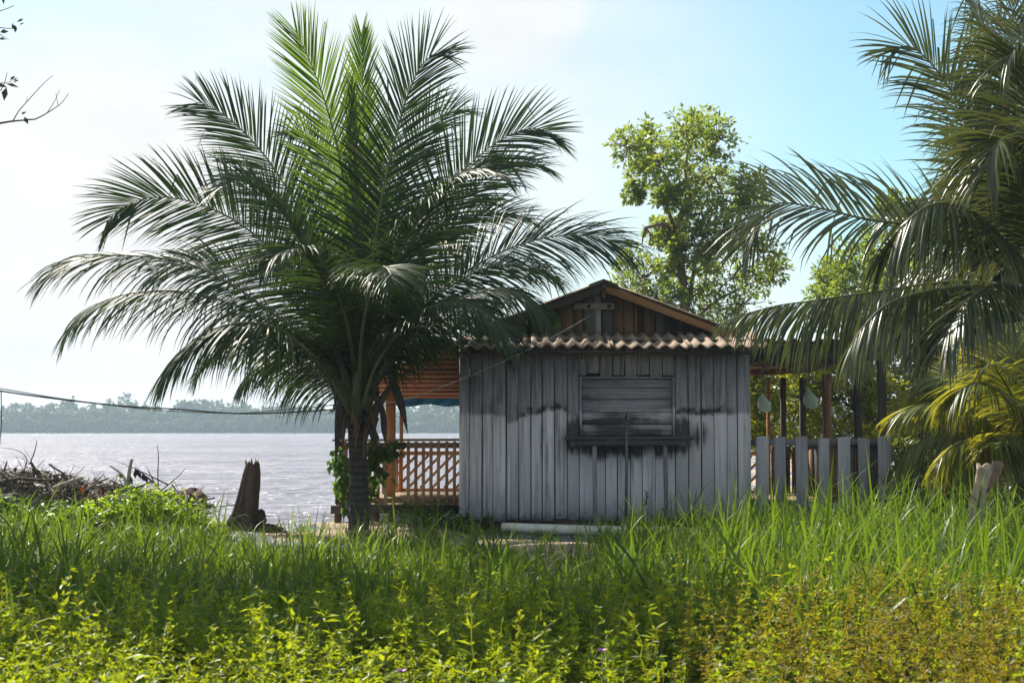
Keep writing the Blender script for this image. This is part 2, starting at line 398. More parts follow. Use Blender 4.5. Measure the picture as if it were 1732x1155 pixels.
m, t = new_mat('muddy_river_water')
pos = t.N.new('ShaderNodeNewGeometry').outputs['Position']
wx, wy, wz = t.xyz(pos)
w1 = t.noise(t.map(pos, (.9, 1.6, 1)), 1.0, 4, .6)
w2 = t.noise(t.map(pos, (.16, .40, 1)), 1.0, 4, .55)
w3 = t.noise(t.map(pos, (3.2, 5.0, 1)), 1.0, 3, .5)
hgt = t.m('ADD', t.m('MULTIPLY', w2, 1.2), t.m('ADD', t.m('MULTIPLY', w1, .45), t.m('MULTIPLY', w3, .10)))
patch = t.noise(t.map(pos, (.02, .07, 1)), 1.0, 4, .6)
c = t.mix(t.ss(patch, .35, .65), (.145, .14, .185), (.205, .195, .25))
p = t.n('ShaderNodeBsdfPrincipled', Base_Color=c, Roughness=.24, IOR=1.33, Specular_IOR_Level=.13, Normal=t.bump(hgt, 1.0, 1.0))
finish(t, p)
wxs = axis([(-1480, -200, 80), (-200, 200, 20), (200, 1480, 80)]); wys = axis([(16, 60, 4), (60, 640, 20)])
X, Y = np.meshgrid(wxs, wys); Z = np.full_like(X, WATER)
nx, ny = len(wxs), len(wys); idx = np.arange(nx * ny).reshape(ny, nx)
q = np.stack([idx[:-1, :-1], idx[:-1, 1:], idx[1:, 1:], idx[1:, :-1]], -1).reshape(-1, 4)
tag(mesh('river', np.stack([X, Y, Z], -1).reshape(-1, 3), q, m, smooth=True), kind='structure')

def far_forest():
    Ps, Ls, Rr = [], [], []
    for row, (yb, hb) in enumerate([(606, 6), (612, 9.5), (622, 12.0), (634, 14)]):
        x = -360.0
        while x < 360:
            x += rng.uniform(3.0, 7.0)
            h = hb * rng.uniform(.72, 1.18) * (1 + .10 * math.sin(x * .045 + row) + .07 * math.sin(x * .17))
            r = rng.uniform(2.4, 4.6)
            if rng.random() < .05: h *= 1.16
            n = 230
            d = rand_dirs(n); rad = rng.uniform(.55, 1, n) ** .5
            zz = h * .50 + d[:, 2] * h * .48 * rad
            lump = 1 + .35 * np.sin(d[:, 0] * 6 + x) * np.sin(d[:, 2] * 5 + row)
            yb2 = yb - 12 * math.sin(x * .013) - 5 * math.sin(x * .05)
            Ps.append(np.stack([x + d[:, 0] * r * rad * lump, yb2 + d[:, 1] * r * rad, .3 + zz], -1))
            Ls.append(rng.uniform(1.1, 2.3, n)); Rr.append(np.clip(rng.normal(rng.uniform(.25, .7), .15, n), 0, 1))
    P = np.concatenate(Ps); L = np.concatenate(Ls); rr = np.concatenate(Rr)
    D = rand_dirs(len(P), .2); Nn = rand_dirs(len(P), .8)
    v, f = leaves_mesh(P, D, Nn, L, L * .42)
    o = mesh('forest', v, f, M['far'], rnd=np.repeat(rr, 4))
    tag(o, 'hazy green forest along the far river bank', 'forest', kind='stuff')
far_forest()

hz = MB().box((-1600, -200, -3.2), (1600, 1550, 22))
m, t = new_mat('haze')
vol = t.n('ShaderNodeVolumePrincipled', Color=(.66, .83, 1.0), Density=.0005, Anisotropy=.25)
finish(t, None, vol)
tag(hz.build('haze', m), kind='stuff')
# ------------------------------------------------------------------ the house
YF = 19.0                                  # plane of the front wall
def wx_(px, y=YF): return at(px, 700, y).x
def wz_(py, y=YF): return at(866, py, y).z
house = thing('wooden_house', 'whitewashed plank house on stilts with corrugated roof and two verandas beside the river', 'house', (wx_(1020), YF + 2, 0))
def plank(name, x0, x1, z0, z1, yf, th, mat, parent, bev=.007, jit=.006, face=-1, axis='x'):
    """an upright board; its show face is at yf (towards -y), chamfered edges, slightly out of true"""
    r = random.uniform
    yb = yf + th
    cs = [(x0, yb), (x0, yf + bev), (x0 + bev, yf), (x1 - bev, yf), (x1, yf + bev), (x1, yb)]
    zs = [(z0 + r(-jit, jit) * 1.5), z0 + (z1 - z0) * r(.35, .65), z1]
    vs = []
    for i, z in enumerate(zs):
        dx, dy = r(-jit, jit) * .3, r(-jit, jit) * .6
        sl = r(-jit, jit)
        for (x, y) in cs: vs.append((x + dx, y + dy, z + (sl * (x - x0) / (x1 - x0) if i != 1 else 0)))
    if axis == 'y': vs = [(y, x, z) for x, y, z in vs]
    n = 6; fs = [(i * n + k, i * n + (k + 1) % n, (i + 1) * n + (k + 1) % n, (i + 1) * n + k) for i in range(2) for k in range(n)]
    fs += [tuple(range(n - 1, -1, -1)), tuple(range(2 * n, 3 * n))]
    if axis == 'y': fs = [tuple(reversed(q)) for q in fs]
    return mesh(name, vs, fs, mat, parent)
def hboard(name, p, q, w, h, mat, parent, up=(0, 0, 1), bev=.1):
    return MB().bar(p, q, w, h, up, bev).build(name, mat, parent)

XL, XR = wx_(776), wx_(1269)
ZB, ZT = wz_(879), wz_(583)
# front wall: dark sheathing frame behind, one board per board of the photograph
fw = MB()
for x in (XL + .06, wx_(960), wx_(1143), XR - .06): fw.box((x - .04, YF + .04, ZB + .05), (x + .04, YF + .12, ZT))
for z in (ZB + .10, 1.0, ZT - .06): fw.box((XL + .1, YF + .125, z - .04), (XR - .1, YF + .19, z + .04))
fw.box((XL + .02, YF + .20, ZB + .03), (XR - .02, YF + .22, ZT))
front = fw.build('front_wall', M['dark'], house)
edges_l = [776, 794, 815, 834, 856, 877, 898, 917, 938, 959, 980]
edges_r = [1142, 1164, 1186, 1208, 1230, 1247, 1269.5]
gap = .005
def boards(edges, zb, zt, deep=0):
    for a, b in zip(edges[:-1], edges[1:]):
        o = random.uniform(-.006, .008) + deep
        plank('plank', wx_(a) + gap * random.uniform(.4, 1.7), wx_(b) - gap * random.uniform(.4, 1.5), zb + random.uniform(-.025, .03), zt, YF + o, .028, M['wall'], front, jit=.010)
boards(edges_l, ZB, ZT); boards(edges_r, ZB, ZT)
boards([980, 993, 1015, 1036, 1057, 1078, 1099, 1121, 1142], wz_(636), ZT)
boards([980, 1003, 1024, 1044, 1066, 1086, 1108, 1124, 1142], ZB, wz_(738), .002)
for px, z0, z1 in ((803, ZB + .02, 1.45), (820, ZB + .05, 1.32), (861, ZB, 1.05), (882, ZB + .03, 1.50), (902, ZB, 1.55), (920, ZB + .02, 1.6)):
    x = wx_(px); plank('batten', x - .016, x + .016, z0, z1, YF - .022, .014, M['wall'], front, bev=.003)
# top plate under the awning and the sill beam on short stilts
hboard('wall_plate', (XL, YF + .16, ZT + .04), (XR, YF + .16, ZT + .04), .09, .08, M['darkx'], house)
hboard('sill_beam', (XL, YF + .13, ZB - .01), (XR, YF + .13, ZB - .01), .12, .10, M['darkx'], house)
for k, px in enumerate((800, 900, 1010, 1120, 1225)):
    for yy in (YF + .15, 21.2, 23.2):
        x = wx_(px); MB().box((x - .07, yy - .07, -1.9 if yy > 21 else -.25), (x + .07, yy + .07, ZB - .065)).build('stilt', M['dark'], house)
# window shutter
sx0, sx1, sz0, sz1 = wx_(981), wx_(1141), wz_(737), wz_(637)
sh = MB()
sh.box((sx0 + .03, YF + .085, sz0), (sx1 - .03, YF + .10, sz1))
shut = sh.build('window_shutter', M['dark'], house)
def frame_bar(n_, x0, x1, z0, z1): MB().box((x0, YF - .018, z0), (x1, YF + .08, z1)).build(n_, M['wall'] if z1 - z0 > x1 - x0 else M['wallx'], shut)
frame_bar('frame', sx0 - .004, sx0 + .026, sz0, sz1); frame_bar('frame', sx1 - .026, sx1 + .004, sz0, sz1)
frame_bar('frame', sx0 + .028, sx1 - .028, sz1 - .028, sz1)
zc = [sz0 + .005, wz_(718), wz_(697), wz_(675), wz_(656), sz1 - .032]
for a, b in zip(zc[:-1], zc[1:]):
    o = random.uniform(0, .008)
    MB().bar(((sx0 + .03), YF + .045 + o, (a + b) / 2), ((sx1 - .03), YF + .045 + o, (a + b) / 2), .03, b - a - .007, bev=.15).build('slat', M['wallx'], shut)
# shelf below the shutter, on two legs
shx0, shx1, szt = wx_(964, 18.8), wx_(1164, 18.8), wz_(738, 18.8)
shelf = thing_part = MB().bar(((shx0 + shx1) / 2 - .85, 18.80, szt - .02), ((shx0 + shx1) / 2 + .85, 18.80, szt - .02), .36, .045, bev=.1).build('shelf', M['wallx'], house)
MB().bar((shx0, 18.655, szt - .085), (shx1, 18.655, szt - .085), .03, .075).build('shelf_rail', M['wall'], shelf)
for px in (1005.5, 1125):
    p = at(px, 750, 18.69)
    MB().bar((p.x, 18.70, szt - .046), (p.x + .01, 18.66, -.03), .055, .05, up=(0, 1, 0)).build('shelf_leg', M['legw'], shelf)
for px in (1046, 1082):
    p = at(px, 748, 18.8); v = MB(); n = 14; rr = [.15, .14, .11, .06, .005]; zz = [0, -.03, -.055, -.068, -.072]
    vs = [(p.x + r_ * math.cos(2 * math.pi * k / n), 18.84 + .8 * r_ * math.sin(2 * math.pi * k / n), szt - .0435 + z_) for r_, z_ in zip(rr, zz) for k in range(n)]
    fs = [(i * n + k, (i + 1) * n + k, (i + 1) * n + (k + 1) % n, i * n + (k + 1) % n) for i in range(4) for k in range(n)]
    v.add(vs, fs); v.build('basin', M['pvc'], shelf, smooth=True)
# side and rear walls
YB = 23.6
def side_wall(x, name, s):
    w = MB().box((x - .012, YF + .23, ZB + .02), (x + .012, YB - .02, 2.5)).build(name, M['dark'], house)
    y = YF + .035
    while y < YB - .05:
        y2 = min(y + random.uniform(.16, .2), YB)
        if s < 0: plank('plank', y + .004, y2 - .004, ZB, 2.62, x - .05, .028, M['wall'], w, axis='y')
        else: plank('plank', y + .004, y2 - .004, ZB, 2.62, x + .05, -.028, M['wall'], w, axis='y', bev=-.007)
        y = y2
side_wall(XL + .055, 'side_wall', -1); side_wall(XR - .055, 'side_wall', 1)
rw = MB().box((XL + .07, YB - .06, ZB), (XR - .07, YB - .035, 2.6)).build('rear_wall', M['dark'], house)
x = XL
while x < XR - .05:
    x2 = min(x + .19, XR); plank('plank', x + .004, x2 - .004, ZB, 2.6, YB, -.028, M['wall'], rw, bev=-.007); x = x2
MB().box((XL + .07, YF + .23, ZB + .03), (XR - .07, YB - .07, ZB + .06)).build('floor', M['floorw'], house)

# gable
YG = 19.92; YV = 19.60                     # gable boards, front edge of the roof
rx, rz = at(1021, 478, YV).x, at(1021, 478, YV).z
ex_, ez_ = at(1246, 562, YV).x, at(1246, 562, YV).z
SL = (rz - ez_) / (ex_ - rx); lx_ = rx - (ex_ - rx)
def roof_z(x): return rz - SL * abs(x - rx)
gb = MB().add([(lx_ + .25, YG + .06, 2.50), (ex_ - .25, YG + .06, 2.50), (ex_ - .25, YG + .06, roof_z(ex_ - .25) - .08), (rx, YG + .06, rz - .10), (lx_ + .25, YG + .06, roof_z(lx_ + .25) - .08),
               (lx_ + .25, YG + .09, 2.50), (ex_ - .25, YG + .09, 2.50), (ex_ - .25, YG + .09, roof_z(ex_ - .25) - .08), (rx, YG + .09, rz - .10), (lx_ + .25, YG + .09, roof_z(lx_ + .25) - .08)],
              [(0, 1, 2, 3, 4), (9, 8, 7, 6, 5), (0, 5, 6, 1), (1, 6, 7, 2), (2, 7, 8, 3), (3, 8, 9, 4), (4, 9, 5, 0)]).build('gable', M['dark'], house)
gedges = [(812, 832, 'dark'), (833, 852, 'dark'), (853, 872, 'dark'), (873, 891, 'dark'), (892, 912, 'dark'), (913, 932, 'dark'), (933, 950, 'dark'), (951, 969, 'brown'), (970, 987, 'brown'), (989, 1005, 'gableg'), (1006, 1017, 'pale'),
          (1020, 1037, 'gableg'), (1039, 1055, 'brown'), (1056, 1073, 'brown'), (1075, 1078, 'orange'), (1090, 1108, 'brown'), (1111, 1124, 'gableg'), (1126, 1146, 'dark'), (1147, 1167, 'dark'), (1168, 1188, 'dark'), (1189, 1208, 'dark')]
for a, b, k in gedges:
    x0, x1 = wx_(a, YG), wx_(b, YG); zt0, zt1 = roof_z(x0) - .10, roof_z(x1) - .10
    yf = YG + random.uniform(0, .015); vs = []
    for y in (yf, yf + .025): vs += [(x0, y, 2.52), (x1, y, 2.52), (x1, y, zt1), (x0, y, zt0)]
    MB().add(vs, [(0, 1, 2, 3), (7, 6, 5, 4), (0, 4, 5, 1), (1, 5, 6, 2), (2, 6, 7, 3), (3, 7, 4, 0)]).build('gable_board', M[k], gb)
hboard('crosspiece', at(970, 518, YG - .025), at(1039, 518, YG - .025), .03, .09, M['palex'], gb)
hboard('ridge_post', at(1021, 484, YG - .06), at(1021, 504, YG - .06), .045, .05, M['pale'], gb)
for px in (996, 1030):
    p = at(px, 518, YG - .046); MB().tube([(p.x, YG - .06, p.z), (p.x, YG - .038, p.z)], .03, 8).build('bolt', M['dark'], gb)
# roof: two corrugated slopes, purlins, bargeboards
def corrugated(name, o, u, v, nu, wave, amp, lu, lv, parent, th=.008, ph=0, mat=None, nv=6, sag=0):
    """sheet with corner o, wave direction u (length lu), running direction v (length lv)"""
    o, u, v = Vector(o), Vector(u).normalized(), Vector(v).normalized(); n = u.cross(v).normalized()
    if n.z < 0: n = -n
    cnt = max(8, int(lu / wave * nu)); top, bot = [], []
    for j in range(nv + 1):
        for i in range(cnt + 1):
            a = lu * i / cnt; h = amp * math.sin(2 * math.pi * a / wave + ph) + random.uniform(-.0016, .0016)
            p = o + u * a + v * (lv * j / nv) + n * (h - sag * math.sin(math.pi * j / nv))
            top.append(p + n * th / 2); bot.append(p - n * th / 2)
    k = cnt + 1; N = len(top); f = []
    for j in range(nv):
        for i in range(cnt):
            q = (j * k + i, j * k + i + 1, (j + 1) * k + i + 1, (j + 1) * k + i)
            f.append(q); f.append(tuple(N + e for e in reversed(q)))
    for i in range(cnt):
        f.append((i, N + i, N + i + 1, i + 1)); b = nv * k; f.append((b + i, b + i + 1, N + b + i + 1, N + b + i))
    for j in range(nv):
        a, b = j * k, (j + 1) * k; f.append((a, b, N + b, N + a)); f.append((a + k - 1, N + a + k - 1, N + b + k - 1, b + k - 1))
    mb = MB(); mb.v = [tuple(p) for p in top + bot]; mb.f = f
    return mb.build(name, mat or M['roof'], parent, smooth=True)
roof = MB().bar((rx, YV + .02, rz - .05), (rx, YB + .2, rz - .05), .06, .08).build('roof', M['darkx'], house)
for s in (-1, 1):
    dirv = Vector((s, 0, -SL)).normalized(); ln = (ex_ - rx) * math.hypot(1, SL)
    y = YV
    for k in range(4):
        corrugated('roofing_sheet', Vector((rx, y, rz + .012 + .010 * (k % 2))) + dirv * .0, (0, 1, 0), dirv, 8, .177, .022, 1.14, ln, roof, mat=M['roof'], nv=3)
        y += 1.09
    hboard('bargeboard', Vector((rx + s * .02, YV + .05, rz - .075)), Vector((rx, YV + .05, rz - .075)) + dirv * (ln - .03), .03, .10, M['bargex'] if s > 0 else M['dark'], roof)
    for k in range(1, 4):
        p = Vector((rx, 0, rz - .07)) + dirv * (ln * k / 3.3)
        hboard('purlin', (p.x, YV + .09, p.z), (p.x, YB + .1, p.z), .05, .06, M['brown'], roof)
ridge = MB()
for s in (-1, 1): ridge.bar((rx + s * .10, YV - .01, rz + .028 - .02), (rx + s * .10, YB + .25, rz + .028 - .02), .22, .012, up=(s * SL, 0, 1))
ridge.build('ridge_cap', M['roof'], roof)

# awning of corrugated cement over the front wall
AF, AB = 18.50, 19.80
ax0, ax1 = at(771, 590, AF).x, at(1300, 586, AF).x
az0 = at(866, 589, AF).z; az1 = at(866, 566, AB).z
awn = MB()
for x in np.linspace(XL + .15, XR - .1, 6): awn.bar((x, AF + .08, az0 - .055 + .02), (x, AB - .03, az1 - .055), .05, .05)
awn.bar((XL, AF + .25, az0 - .05), (XR, AF + .25, az0 - .05), .04, .04)
awning = awn.build('awning', M['dark'], house)
nsh = 4; step = (ax1 - ax0) / nsh
for k in range(nsh):
    tilt = .010 + .014 * (k % 2)
    corrugated('roofing_sheet', (ax0 + k * step - .03, AF + random.uniform(-.05, .05), az0 + tilt), (1, 0, random.uniform(-.004, .004)), (0, AB - AF, az1 - az0), 12, .1795, .025, step + .06, math.hypot(AB - AF, az1 - az0), awning, ph=k * .6, nv=4, sag=.01)

# ---- right veranda
RX = 5.10; RY0, RY1 = 19.22, 24.1
vr = MB().box((XR + .01, RY0 + .05, .17), (RX, RY1, .23)).build('veranda_floor', M['dark'], house)
y = RY0 + .03
while y < RY1 - .1:
    y2 = y + .16; MB().box((XR + .01, y + .004, .232), (RX + .03, y2 - .004, .262)).build('floor_board', M['floorw'], vr); y = y2
hboard('floor_beam', (XR + .02, RY0 + .02, .115), (RX, RY0 + .02, .115), .08, .10, M['darkx'], vr)
hboard('floor_beam', (XR + .02, RY1 - .1, .115), (RX, RY1 - .1, .115), .08, .10, M['darkx'], vr)
for px, y, w, mk in ((1493, 19.36, .10, 'dark'), (1451, 20.9, .10, 'dark'), (1399, 22.6, .125, 'brown')):
    x = wx_(px, y); zt = 2.40 - (y - 19.3) * .045
    MB().bar((x, y, -.3), (x + random.uniform(-.015, .015), y, zt), w, w, up=(0, 1, 0), bev=.06).build('post', M[mk], house)
for px, w, mk in ((1357, .10, 'dark'), (1324, .085, 'dark'), (1299, .055, 'orange')):
    y = 24.0; x = wx_(px, y)
    MB().bar((x, y, .0), (x + .01, y, 2.24), w, w, up=(0, 1, 0), bev=.06).build('post', M[mk], house)
# front rail and pickets
rail = hboard('railing', (XR + .01, RY0 + .045, 1.18), (RX, RY0 + .045, 1.19), .04, .09, M['greyx'], house)
hboard('rail', (XR + .01, RY0 + .045, .32), (RX, RY0 + .045, .32), .04, .09, M['greyx'], rail)
for k, (a, b) in enumerate(((1277, 1299), (1309, 1328.5), (1345, 1366), (1383, 1401.5), (1417, 1438), (1451, 1471), (1485, 1507))):
    plank('picket', wx_(a, RY0), wx_(b, RY0), .08 + random.uniform(-.02, .02), 1.255 + random.uniform(-.012, .012), RY0, .022, M['grey'], rail, jit=.024)
# side railing with narrower boards
srail = hboard('railing', (RX - .03, RY0 + .2, 1.15), (RX - .12, RY1, 1.12), .04, .08, M['dark'], house)
y = RY0 + .25
while y < RY1:
    xx = RX - .03 - .09 * (y - RY0) / 4.8
    plank('picket', y, y + .15, .24, 1.16, xx + .025, .02, M['dark'] if random.random() < .6 else M['brown'], srail, axis='y'); y += random.uniform(.165, .20)
# rear lattice railing
def lattice(x0, x1, y, zb, zt, parent_name, mat):
    r_ = hboard(parent_name, (x0, y, zt), (x1, y, zt), .05, .07, mat, house)
    hboard('rail', (x0, y, zb), (x1, y, zb), .05, .06, mat, r_)
    h = zt - zb - .07; x = x0 - h * 1.0
    while x < x1 - .02:
        a0, a1 = max(x, x0), min(x + h, x1)
        if a1 - a0 > .05: hboard('lattice_strip', (a0, y - .005, zb + .035 + (a0 - x)), (a1, y - .005, zb + .035 + (a1 - x)), .02, .045, mat, r_)
        x += .205
    return r_
lattice(XR + .05, wx_(1300, 24.0), 24.05, .30, .95, 'railing', M['orangex'])
brl = hboard('railing', (wx_(1303, 24.0), 24.07, 1.0), (RX - .1, 24.07, 1.0), .04, .07, M['dark'], house)
x = wx_(1304, 24.0)
while x < RX - .15:
    plank('picket', x, x + .15, .27, 1.06 + random.uniform(-.03, .03), 24.03, .02, M['dark'] if random.random() < .6 else M['brown'], brl); x += .175
# roof of the right veranda
zf, zr_ = wz_(578, 19.15), wz_(636, 24.4)
bm = hboard('veranda_beam', (XR + .02, 19.30, 2.42), (RX + .12, 19.30, 2.40), .09, .20, M['darkx'], house)
hboard('veranda_beam', (XR - .02, 24.05, wz_(634, 24.05)), (RX, 24.05, wz_(626, 24.05)), .07, .10, M['brown'], house)
vroof = MB()
for x in np.linspace(XR + .15, RX + .05, 5): vroof.bar((x, 19.05, zf - .06), (x, 24.4, zr_ + .09), .05, .07)
vroof = vroof.build('veranda_roof', M['dark'], house)
for k in range(2):
    corrugated('roofing_sheet', (XR + .03 + k * 1.02, 19.0, zf + .015 + .012 * k), (1, 0, 0), (0, 5.5, zr_ + .135 - zf), 8, .177, .022, 1.08, 5.5, vroof, nv=3)
y = 19.15
for k in range(15):
    z = zf - .015 + (zr_ + .12 - zf) * (y - 19.05) / 5.35
    hboard('roof_batten', (XR + .03, y, z), (RX + .1, y, z), .12, .02, M['darkx'] if k < 13 else M['orangex'], vroof); y += .36

# ---- left veranda
LY0, LY1 = 20.30, 24.2
LX0, LX1 = wx_(569, LY0), wx_(660, LY1)    # the outer side runs slightly askew
lf = MB().add([(LX0, LY0, .20), (XL - .01, LY0, .20), (XL - .01, LY1, .20), (LX1, LY1, .20), (LX0, LY0, .26), (XL - .01, LY0, .26), (XL - .01, LY1, .26), (LX1, LY1, .26)],
              [(0, 3, 2, 1), (4, 5, 6, 7), (0, 1, 5, 4), (1, 2, 6, 5), (2, 3, 7, 6), (3, 0, 4, 7)]).build('veranda_floor', M['orangex'], house)
y = LY0
while y < LY1 - .1:
    y2 = y + .165; k = (y - LY0) / (LY1 - LY0)
    MB().box((LX0 + (LX1 - LX0) * k, y + .004, .262), (XL - .015, y2 - .004, .292)).build('floor_board', M['floorw'], lf); y = y2
hboard('floor_beam', (LX0 - .06, LY0 - .06, .215), (XL - .01, LY0 - .06, .215), .06, .12, M['darkx'], lf)
for px, y, w in ((573, 20.35, .10), (634, 21.9, .16), (629, 20.4, .08), (664, 23.9, .12), (680, 24.1, .09), (745, 22.2, .12)):
    x = wx_(px, y); MB().bar((x, y, -2.0 if y > 21 else -.35), (x, y, .198), w, w, up=(0, 1, 0), bev=.06).build('stilt', M['orange'] if px > 600 else M['brown'], house)
for px, y, w, zt, mk in ((575, 20.33, .11, 2.42, 'dark'), (661, 22.6, .15, 2.02, 'orange'), (679, 24.15, .06, 1.80, 'orange')):
    x = wx_(px, y); MB().bar((x, y, .295), (x, y, zt), w, w, up=(0, 1, 0), bev=.06).build('post', M[mk], house)
lr = hboard('railing', (LX0 - .05, LY0 - .02, 1.205), (XL - .012, LY0 - .02, 1.21), .09, .035, M['tan'], house)
hboard('rail', (LX0 + .06, LY0 + .02, 1.13), (XL - .012, LY0 + .02, 1.13), .03, .08, M['tan'], lr)
hboard('rail', (LX0 + .06, LY0 + .02, .34), (XL - .012, LY0 + .02, .34), .03, .08, M['tan'], lr)
for k, px in enumerate((584, 597, 612, 626, 640, 653, 666, 691, 704, 716.5, 729.5, 742, 756, 769)):
    x = wx_(px, LY0)
    plank('baluster', x - .023, x + .023, .20 + random.uniform(-.02, .03), 1.185, LY0 - .0265, .028, M['tan'], lr, bev=.004)
sr = hboard('railing', (LX0 + .08, LY0 + .2, 1.12), (LX1 + .03, LY1, 1.02), .04, .07, M['orangey'], house)
for k in range(10):
    y = LY0 + .35 + k * .34; x = LX0 + .06 + (LX1 - LX0 - .03) * (y - LY0) / (LY1 - LY0)
    plank('picket', y, y + .13, .295, 1.09 - .02 * k * .5, x, .02, M['orange'], sr, axis='y')
for a, b in ((669, 674), (675, 681)):
    plank('picket', wx_(a, 23.95), wx_(b, 23.95), .295, .98, 23.95, .022, M['orange'], sr)
lattice(LX1 + .05, XL + .15, 24.2, .33, .955, 'railing', M['orangex'])
# roof of the left veranda with its boarded underside and blue tarpaulin
lzf, lzr = 2.47, 1.88; LRX = wx_(524, 20.0); LRY0, LRY1 = 19.5, 24.5
lroof = MB()
for x in np.linspace(LRX + .1, XL - .12, 4): lroof.bar((x, LRY0, lzf + .042), (x, LRY1, lzr + .042), .05, .07)
lroof = lroof.build('veranda_roof', M['orangey'], house)
for k in range(2):
    corrugated('roofing_sheet', (LRX + k * 1.06, LRY0 - .12, lzf + .11 + .012 * k), (1, 0, 0), (0, 5.25, lzr - lzf - .04), 8, .177, .022, 1.12, 5.25, lroof, nv=3)
n = 22
for k in range(n):
    u = (k + .5) / n; y = LRY0 + (LRY1 - LRY0) * u; z = lzf + (lzr - lzf) * u - .008
    hboard('roof_board', (LRX, y, z - .02 * (k % 2) + random.uniform(-.006, .006)), (XL - .03, y, z - .02 * (k % 2) + random.uniform(-.006, .006)), .20, .026, M['orangex'], lroof, up=(0, (lzf - lzr) / 5, 1))
bz = wz_(668, 24.25)
hboard('veranda_beam', (LX1 - .1, 24.25, bz), (XL + .1, 24.25, bz + .02), .06, .13, M['orangex'], house)
tv, tf = [], []
for i in range(25):
    x = LX1 + .10 + (XL + .12 - LX1 - .10) * i / 24
    for j in range(5):
        tv.append((x, 24.20 + .03 * math.sin(i * 1.1 + j) - .01 * j, bz - .055 - j * .032 - .02 * math.sin(i * .5) * j / 4 + (.04 if i == 17 else 0) * (1 - j / 5)))
tv2 = tv + [(a, b + .006, c) for a, b, c in tv]; n = len(tv)
for i in range(24):
    for j in range(4):
        q = (i * 5 + j, i * 5 + j + 1, i * 5 + j + 6, i * 5 + j + 5); tf += [q, tuple(n + e for e in reversed(q))]
tp = mesh('blue_tarpaulin', tv2, tf, M['tarp'], smooth=True); tag(tp, 'blue tarpaulin rolled along the rear roof beam of the left veranda', 'tarpaulin')

# ---- things on and around the house
def bag(px, py, y, ztop, label, sc):
    p = at(px, py, y); v = []; n = 12
    prof = [(0, .015), (.06, .03), (.14, .075), (.24, .115), (.33, .125), (.40, .10), (.44, .05), (.455, .004)]
    for h, r_ in prof:
        for k in range(n):
            a = 2 * math.pi * k / n; q = r_ * (1 + .30 * math.sin(2 * a + h * 9) + .20 * math.sin(5 * a - h * 20) + .10 * math.sin(9 * a + h * 31)) * sc
            v.append((p.x + q * math.cos(a) + h * .12, p.y + .7 * q * math.sin(a), p.z - h * sc))
    f = [(i * n + k, (i + 1) * n + k, (i + 1) * n + (k + 1) % n, i * n + (k + 1) % n) for i in range(len(prof) - 1) for k in range(n)]
    r = thing('plastic_bag', label, 'bag', (p.x, p.y, p.z - .45 * sc), 'plastic bags hung under the veranda roof')
    mesh('bag_body', v, f, M['bag'], r, smooth=True)
    MB().tube([(p.x, p.y, p.z), (p.x + .01, p.y, ztop)], .006, 5).build('string', M['wire'], r)
bag(1289, 664, 23.0, 2.36, 'pale green plastic bag hanging beside the thin orange veranda post', .72)
bag(1367, 655, 21.0, 2.42, 'darker green plastic bag hanging right of the dark veranda post', .72)

sp = thing('standpipe', 'thin upright water pipe with a hooked tap in front of the wall shelf', 'water pipe', (wx_(1060, 18.52), 18.52, 0))
p = at(1060, 712, 18.52); q = at(1058, 885, 18.52)
MB().tube([(q.x, 18.52, -.05), ((p.x + q.x) / 2 + .004, 18.52, .8), (p.x, 18.52, p.z)], .019, 8).build('pipe', M['steel'], sp, smooth=True)
MB().tube([(p.x, 18.52, p.z), (p.x - .004, 18.50, p.z + .06), (p.x, 18.46, p.z + .085), (p.x + .012, 18.43, p.z + .06), (p.x + .016, 18.425, p.z - .01)], .021, 8).build('spout', M['steel'], sp, smooth=True)
MB().tube([(p.x - .04, 18.52, p.z - .02), (p.x + .04, 18.52, p.z - .02)], .016, 6).build('tap_handle', M['steel'], sp, smooth=True)

def pipe(pts, r, label):
    n = 16; outer = MB().tube(pts, r, n); outer.f = outer.f[:-2]
    inner = MB().tube(pts, r * .86, n); b = len(outer.v)
    outer.v += inner.v; outer.f += [tuple(b + e for e in reversed(f)) for f in inner.f[:-2]]
    last = (len(pts) - 1) * n
    for k in range(n):
        outer.f.append((k, b + k, b + (k + 1) % n, (k + 1) % n)); outer.f.append((last + k, last + (k + 1) % n, b + last + (k + 1) % n, b + last + k))
    o = outer.build('drain_pipe', M['pvc'], smooth=True); tag(o, label, 'pipe'); return o
a = at(850, 893, 18.45); b = at(1000, 906, 18.05); c = at(1160, 916, 17.8); d = at(1340, 921, 17.6)
pipe([(a.x, a.y, .085), (a.x + .25, a.y - .07, .082), (b.x, b.y, .075), (c.x, c.y, .07), (d.x, d.y, .07)], .062, 'long dirty white plastic pipe lying on the ground before the house wall')

def cable(name, px_pts, r, mat, label):
    pts = spline([at(*p) for p in px_pts], 90)
    o = MB().tube([tuple(p) for p in pts], r, 6).build(name, mat, smooth=True); tag(o, label, 'cable'); return o
pole_p = at(-330, 590, 15.0)
cable('power_cable', [(-330, 588, 15.0), (-150, 630, 15.3), (0, 661, 15.6), (180, 684, 16.4), (300, 692, 17), (420, 699.5, 17.4), (560, 693, 18.4), (600, 689, 19.0), (664, 685, 22.50)], .0095, M['cable'], 'black cable sagging lowest across the river view to the left veranda post')
cable('power_cable', [(-330, 592, 15.05), (-150, 633, 15.35), (0, 657, 15.65), (110, 675, 16.1), (240, 691, 16.7), (330, 697, 17.2), (420, 698, 17.4), (520, 689, 17.9), (600, 682, 18.1), (680, 677, 18.3), (777, 643, 18.42), (880, 598, 18.44), (960, 556, 18.9), (1003, 531, YG - .04)], .007, M['wire'], 'thin grey cable rising past the palm to the house gable')
pl = thing('utility_pole', 'weathered wooden pole carrying the cables on the left', 'pole', (pole_p.x, 15.0, 0))
